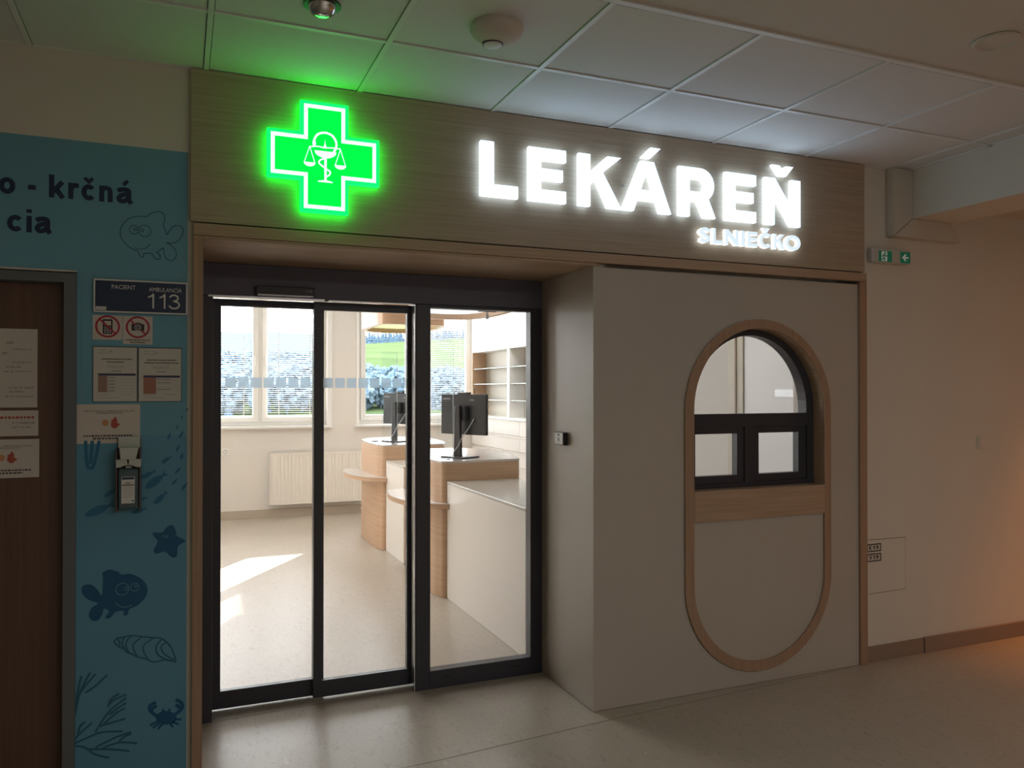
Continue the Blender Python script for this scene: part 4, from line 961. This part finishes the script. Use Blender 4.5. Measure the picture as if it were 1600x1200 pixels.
# ring canopies above the pods
ZP = 2.15
M['meadow'] = pbr('canopy_meadow_print', (.52, .56, .22), .6, var=(38, .45), emis=(.62, .66, .30), estr=.35)
M['diffuser'] = pbr('canopy_diffuser', (.72, .78, .82), .5, emis=(.85, .93, 1.), estr=.55)
def canopy(y, lab, under):
    t_ = thing('ring_canopy', (2.1, y, ZP), lab, 'pendant lamp', 'oak ring canopies hung over the pods')
    MB().poly([at(outl, 0, y), at(grow(outl, -.055), 0, y)], 'xy', ZP, ZP+.26).build('rim', 'beech', t_, smooth=True)
    MB().poly([at(grow(outl, -.057), 0, y)], 'xy', ZP+.045, ZP+.06).build('underside', under, t_)
    q = MB()
    for xx, yy in ((1.95, .3), (2.28, .3), (1.95, .9), (2.28, .9)): q.tube([(xx, y+yy, ZP+.061), (xx, y+yy, 2.799)], .003, 6)
    q.build('suspension_wire', 'silver', t_)
canopy(P0, 'oak ring canopy with pale glowing underside over the near pod', 'diffuser')
canopy(4.10, 'oak ring canopy with meadow-green underside over the far pod', 'meadow')
sl = thing('track_spotlight', (2.30, 2.12, 2.15), 'small dark spotlight hanging before the near ring canopy', 'spotlight')
ys = 2.17
MB().box(2.02, 2.16, ys-.012, ys+.012, 2.098, 2.118, .003).build('bar', 'darkgrey', sl)
MB().tube([(2.08, ys, 2.119), (2.08, ys, 2.795)], .004, 8).build('rod', 'darkgrey', sl)
MB().tube([(2.09, ys, 2.097), (2.09, ys, 2.085)], .006, 8).lathe([(.010, 2.0845), (.013, 2.07), (.013, 2.050), (.008, 2.044)], 2.09, ys, 16).build('lamp_head', 'silver', sl)

# ------------------------------------------------------------- wall cabinets
XF, XB_ = 3.50, 3.718
YB = [6.435, 5.645, 4.86, 4.07]
where = ['beside the window', 'second from the window', 'third from the window']
for k in range(3):
    b, a = YB[k]-.002, YB[k+1]+.002
    t_ = thing('upper_cabinet', (3.6, (a+b)/2, 2.0), 'white wall cupboard above the glass shelves, %s' % where[k], 'cabinet', 'white upper cabinets')
    MB().box(XF+.021, XB_, a, b, 2.002, 2.78).build('body', 'white', t_)
    MB().box(XF, XF+.020, a+.003, b-.003, 2.002, 2.78, .0015).build('door', 'white', t_)
    t_ = thing('drawer_unit', (3.6, (a+b)/2, 0), 'white chest of wide drawers below the glass shelves, %s' % where[k], 'drawers', 'white drawer units')
    MB().box(XF+.022, XB_, a, b, .06, 1.175).box(XF+.05, XB_, a, b, .002, .0595).build('body', 'white', t_)
    MB().box(XF-.004, XB_, a, b, 1.1755, 1.200).build('top', 'white', t_)
    for z in (1.0, .825, .65, .475, .30, .125):
        dr = MB().box(XF+.002, XF+.0215, a+.002, b-.002, z-.045+.045, z+.160, .002).build('drawer', 'white', t_)
        MB().box(XF-.003, XF+.0015, a+.004, b-.004, z+.147, z+.159).build('grip_edge', 'silver' if False else 'white_c', dr)
for k, (b, a) in enumerate(((6.433, 5.205), (5.175, 4.075))):
    t_ = thing('display_shelving', (3.6, (a+b)/2, 1.2), 'open beige display niche with glass shelves, %s' % ('closer to the window' if k == 0 else 'farther from the window'), 'shelving', 'open niches with glass shelves')
    MB().box(3.69, XB_, a, b, 1.2005, 1.9995).build('back_panel', 'beige', t_)
    MB().box(XF+.002, 3.689, b-.018, b, 1.2005, 1.9995).build('side_panel', 'beech' if k == 0 else 'white', t_)
    MB().box(XF+.002, 3.689, a, a+.018, 1.2005, 1.9995).build('side_panel', 'white', t_)
    for z in (1.785, 1.59, 1.395):
        s_ = MB().box(XF+.02, 3.6885, a+.0185, b-.0185, z, z+.008).build('glass_shelf', 'acrylic', t_)
        MB().box(XF+.0175, XF+.0197, a+.0185, b-.0185, z, z+.008).build('shelf_edge', 'edge', s_)
        MB().box(3.56, 3.575, a+.0185, a+.034, z-.010, z-.0005).box(3.56, 3.575, b-.034, b-.0185, z-.010, z-.0005).build('shelf_pin', 'silver', s_)
solo(MB().box(XF-.002, 3.689, 5.178, 5.202, 1.2005, 1.9995), 'shelf_divider', 'white', 'white upright divider between the two display niches', 'panel')

# door_3 seen through the arched window
d3 = thing('door_3', (3.71, .8, 0), None, None, kind='structure')
MB().box(3.690, 3.7195, 1.268, 1.435, .002, 2.14).box(3.690, 3.7195, .30, 1.2675, 2.07, 2.14).build('door_frame', 'beige', d3)
MB().box(3.682, 3.6895, 1.335, 1.350, .002, 2.13).build('frame_bead', 'skirting', d3)
MB().box(3.700, 3.7195, .30, 1.262, .006, 2.065).build('door_leaf', 'door_white', d3)
MB().box(3.6965, 3.6995, .70, .944, 1.474, 1.524).build('name_plate', 'silver', d3)

# ------------------------------------------------------------- outside
def sstep(a, b, x):
    t_ = min(1, max(0, (x-a)/(b-a))); return t_*t_*(3-2*t_)
def ground(x, y):
    d_ = y+3.3; az = x/d_
    e1 = -.075+.075*sstep(60, 300, y)+(.028-.020*sstep(.165, .19, az))*sstep(300, 430, y)         # forested valley side
    e2 = .031*sstep(380, 470, y)*sstep(.165, .195, az)+(.022+.075*(az-.25))*sstep(430, 900, y)*sstep(.165, .20, az)
    return 1.5+(e1+e2)*d_+noise.noise(Vector((x*.006, y*.006, 0)))*2.
q = MB(); NX, NY = 80, 90; V = []
for j in range(NY+1):
    y = 9+(j/NY)**1.6*1100
    V.append([q.bm.verts.new((x, y, ground(x, y))) for x in [(-.25+.95*i/NX)*(y+40) for i in range(NX+1)]])
for j in range(NY):
    for i in range(NX): q.bm.faces.new((V[j][i], V[j][i+1], V[j+1][i+1], V[j+1][i]))
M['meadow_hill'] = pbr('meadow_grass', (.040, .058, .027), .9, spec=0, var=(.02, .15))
struct(q, 'terrain', 'meadow_hill', smooth=True)
q = MB(); V = []
for j in range(2):
    V.append([q.bm.verts.new((x, 2200, -100 if j == 0 else 150+22*noise.noise(Vector((x*.002, 3, 0)))+8*noise.noise(Vector((x*.01, 9, 0))))) for x in range(-800, 1900, 40)])
for i in range(len(V[0])-1): q.bm.faces.new((V[0][i], V[0][i+1], V[1][i+1], V[1][i]))
g = bmesh.ops.extrude_face_region(q.bm, geom=q.bm.faces[:])
for e_ in g['geom']:
    if isinstance(e_, bmesh.types.BMVert): e_.co.y += 150
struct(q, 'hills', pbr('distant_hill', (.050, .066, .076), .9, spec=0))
M['tree'] = pbr('haze_tinted_conifer', (.045, .072, .100), .9, spec=0, var=(.3, .4))  # bluish haze is painted into the needle colour
M['tree2'] = pbr('haze_tinted_broadleaf', (.065, .095, .118), .9, spec=0, var=(.25, .4))  # pale blue of the haze is mixed into the leaf colour
def conifer_proto(seed):
    r_ = random.Random(seed); vs, fs = [], []
    for k in range(5):
        a = .06+.175*k; b = min(1., a+.30); rr = .17*(1-.17*k); n = 8; o_ = len(vs)
        vs.append((0, 0, b))
        vs += [(rr*(1+.3*r_.uniform(-1, 1))*math.cos(2*PI*i/n), rr*math.sin(2*PI*i/n), a+r_.uniform(-.02, .02)) for i in range(n)]
        fs += [(o_+1+i, o_+1+(i+1) % n, o_) for i in range(n)]+[tuple(range(o_+n, o_, -1))]
    return vs, fs
def leafy_proto(seed):
    r_ = random.Random(seed); vs, fs = [], []
    tmp = bmesh.new(); bmesh.ops.create_icosphere(tmp, subdivisions=2, radius=1.)
    base = [v.co.copy() for v in tmp.verts]; bf = [[v.index for v in f.verts] for f in tmp.faces]; tmp.free()
    for k in range(13):
        t_ = k/12; a_ = k*2.4; rad = .26*math.sin(PI*(.12+.76*t_))
        c = Vector((rad*math.cos(a_), rad*math.sin(a_), .26+.66*t_)); s = r_.uniform(.085, .14); o_ = len(vs)
        for v in base: vs.append(tuple(c+v*s*(1+.45*r_.uniform(-1, 1))))
        fs += [tuple(o_+i for i in f) for f in bf]
    o_ = len(vs)
    vs += [(.02*a, .02*b, z) for z in (-.03, .5) for a, b in ((-1, -1), (1, -1), (1, 1), (-1, 1))]
    fs += [(o_, o_+1, o_+5, o_+4), (o_+1, o_+2, o_+6, o_+5), (o_+2, o_+3, o_+7, o_+6), (o_+3, o_, o_+4, o_+7)]
    return vs, fs
def forest(name, protos, spots, mat, lab, smooth):
    V_, F_ = [], []
    for x, y, z, h, w_ in spots:
        vs, fs = protos[rnd.randrange(len(protos))]; o_ = len(V_); a = rnd.uniform(0, 6.3); ca, sa = math.cos(a)*h*w_, math.sin(a)*h*w_
        V_ += [(x+v[0]*ca-v[1]*sa, y+v[0]*sa+v[1]*ca, z+v[2]*h) for v in vs]; F_ += [tuple(o_+i for i in f) for f in fs]
    me = bpy.data.meshes.new(name); me.from_pydata(V_, [], F_); me.materials.append(M[mat])
    if smooth: me.polygons.foreach_set('use_smooth', [True]*len(me.polygons))
    o = bpy.data.objects.new(name, me); C.objects.link(o); return tag(o, lab, 'forest', kind='stuff')
sa_, sb_ = [], []
for i in range(1700):
    y = rnd.uniform(190, 440); az = rnd.uniform(.015, .42); x = az*(y+3.3)
    if az > .170 and y > 365: continue
    h = rnd.uniform(5.5, 9.5)
    (sa_ if rnd.random() < .40 else sb_).append((x, y, ground(x, y)-.4, h, 1.))
for i in range(170):
    az = .178+.0016*i+rnd.uniform(-.001, .001); y = rnd.uniform(940, 1000); x = az*(y+3.3)
    sa_.append((x, y, ground(x, y)-1., rnd.uniform(11, 18), .9))
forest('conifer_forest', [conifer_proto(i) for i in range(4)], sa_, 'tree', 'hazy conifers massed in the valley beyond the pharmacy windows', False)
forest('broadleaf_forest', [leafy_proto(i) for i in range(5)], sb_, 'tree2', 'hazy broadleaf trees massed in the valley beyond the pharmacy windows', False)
# conifers along the ridge of the green hill: individual trees sharing one mesh
vs, fs = conifer_proto(11); me = bpy.data.meshes.new('conifer_tree'); me.from_pydata(vs, [], fs); me.materials.append(M['tree'])
for i in range(46):
    az = .180+.0052*i+rnd.uniform(-.0008, .0008); y = (905, 925, 890)[i % 3]; x = az*(y+3.3); h = rnd.uniform(11, 19)
    o = bpy.data.objects.new('conifer_tree', me); C.objects.link(o)
    tag(o, 'small dark conifer on the skyline of the green hill', 'tree', 'conifers on the green hill')
    o.location = (x, y, ground(x, y)-.8); o.scale = (h*.8, h*.8, h); o.rotation_euler = (0, 0, rnd.uniform(0, 6))

# ------------------------------------------------------------- light
w = bpy.data.worlds.new('sky'); bpy.context.scene.world = w; w.use_nodes = True
nt = w.node_tree; nt.nodes.clear()
ow = nt.nodes.new('ShaderNodeOutputWorld'); bg = nt.nodes.new('ShaderNodeBackground')
bg.inputs[0].default_value = (.95, .97, 1., 1); bg.inputs[1].default_value = 12
nt.links.new(bg.outputs[0], ow.inputs[0])
def lamp(name, kind, loc, power, col=(1, 1, 1), rot=(0, 0, 0), size=None, sy=None, spread=None):
    l = bpy.data.lights.new(name, kind); l.energy = power; l.color = col
    if kind == 'AREA':
        l.shape = 'RECTANGLE'; l.size = size; l.size_y = sy or size
        if spread: l.spread = spread
    o = bpy.data.objects.new(name, l); C.objects.link(o); o.location = loc; o.rotation_euler = rot; return o
sun = lamp('sun', 'SUN', (0, 0, 20), 20, (1, .96, .90)); sun.data.angle = math.radians(.35)
d = Vector((-.55*math.cos(math.radians(22.5)), -.84*math.cos(math.radians(22.5)), -math.sin(math.radians(22.5))))
sun.rotation_euler = d.to_track_quat('-Z', 'Y').to_euler()
# unseen fill lights added for pharmacy and corridor; warm lamps lie past the beam
lamp('pharmacy_fill_light', 'AREA', (.6, 3.4, 2.76), 22, (1, .98, .96), (0, 0, 0), 1.2, 2.4)  # added fill, sets the brightness of the shop interior
lamp('pharmacy_fill_light', 'AREA', (3.0, 4.4, 2.76), 17, (1, .98, .96), (0, 0, 0), .5, 2.0)
lamp('service_fill_light', 'AREA', (2.95, 1.2, 2.76), 2.5, (1, .97, .94), (0, 0, 0), .6, .9)  # added fill for the room behind the arched window
lamp('corridor_fill_light', 'AREA', (2.2, -5.0, 2.70), 43, (1, .975, .945), (0, 0, 0), 3., .6)  # added fill behind the camera, lifts the dim corridor
lamp('warm_lamp_light', 'AREA', (6.9, -1.8, 2.52), 9, (1, .36, .07), (0, 0, 0), .6, .6)
ws = lamp('warm_spot_light', 'SPOT', (5.7, -.3, 2.56), 100, (1, .30, .04)); ws.data.spot_size = math.radians(80); ws.data.spot_blend = .75; ws.data.shadow_soft_size = .12
# window openings guide the light sampling
for (x0, x1, z0, z1) in (W1, W2):
    p = lamp('window_portal', 'AREA', ((x0+x1)/2, WB+.29, (z0+z1)/2), 1, rot=(-PI/2, 0, 0), size=x1-x0, sy=z1-z0)
    p.data.cycles.is_portal = True

# ------------------------------------------------------------- camera
cam = bpy.data.cameras.new('camera'); co = bpy.data.objects.new('camera', cam); C.objects.link(co)
co.location = (0, -3.3176, 1.52); co.rotation_euler = (PI/2+.0076, 0, -.3951)
cam.lens = 27.936; cam.sensor_width = 36; cam.clip_end = 3000; cam.clip_start = .02
sc = bpy.context.scene; sc.camera = co
sc.view_settings.view_transform = 'Standard'; sc.view_settings.look = 'None'
sc.view_settings.exposure = .5; sc.view_settings.gamma = 1; sc.view_settings.use_curve_mapping = False
sc.cycles.max_bounces = 14; sc.cycles.diffuse_bounces = 6; sc.cycles.transparent_max_bounces = 24
sc.cycles.use_denoising = True; sc.cycles.sample_clamp_indirect = 6.0
sc.cycles.caustics_reflective = False; sc.cycles.caustics_refractive = False
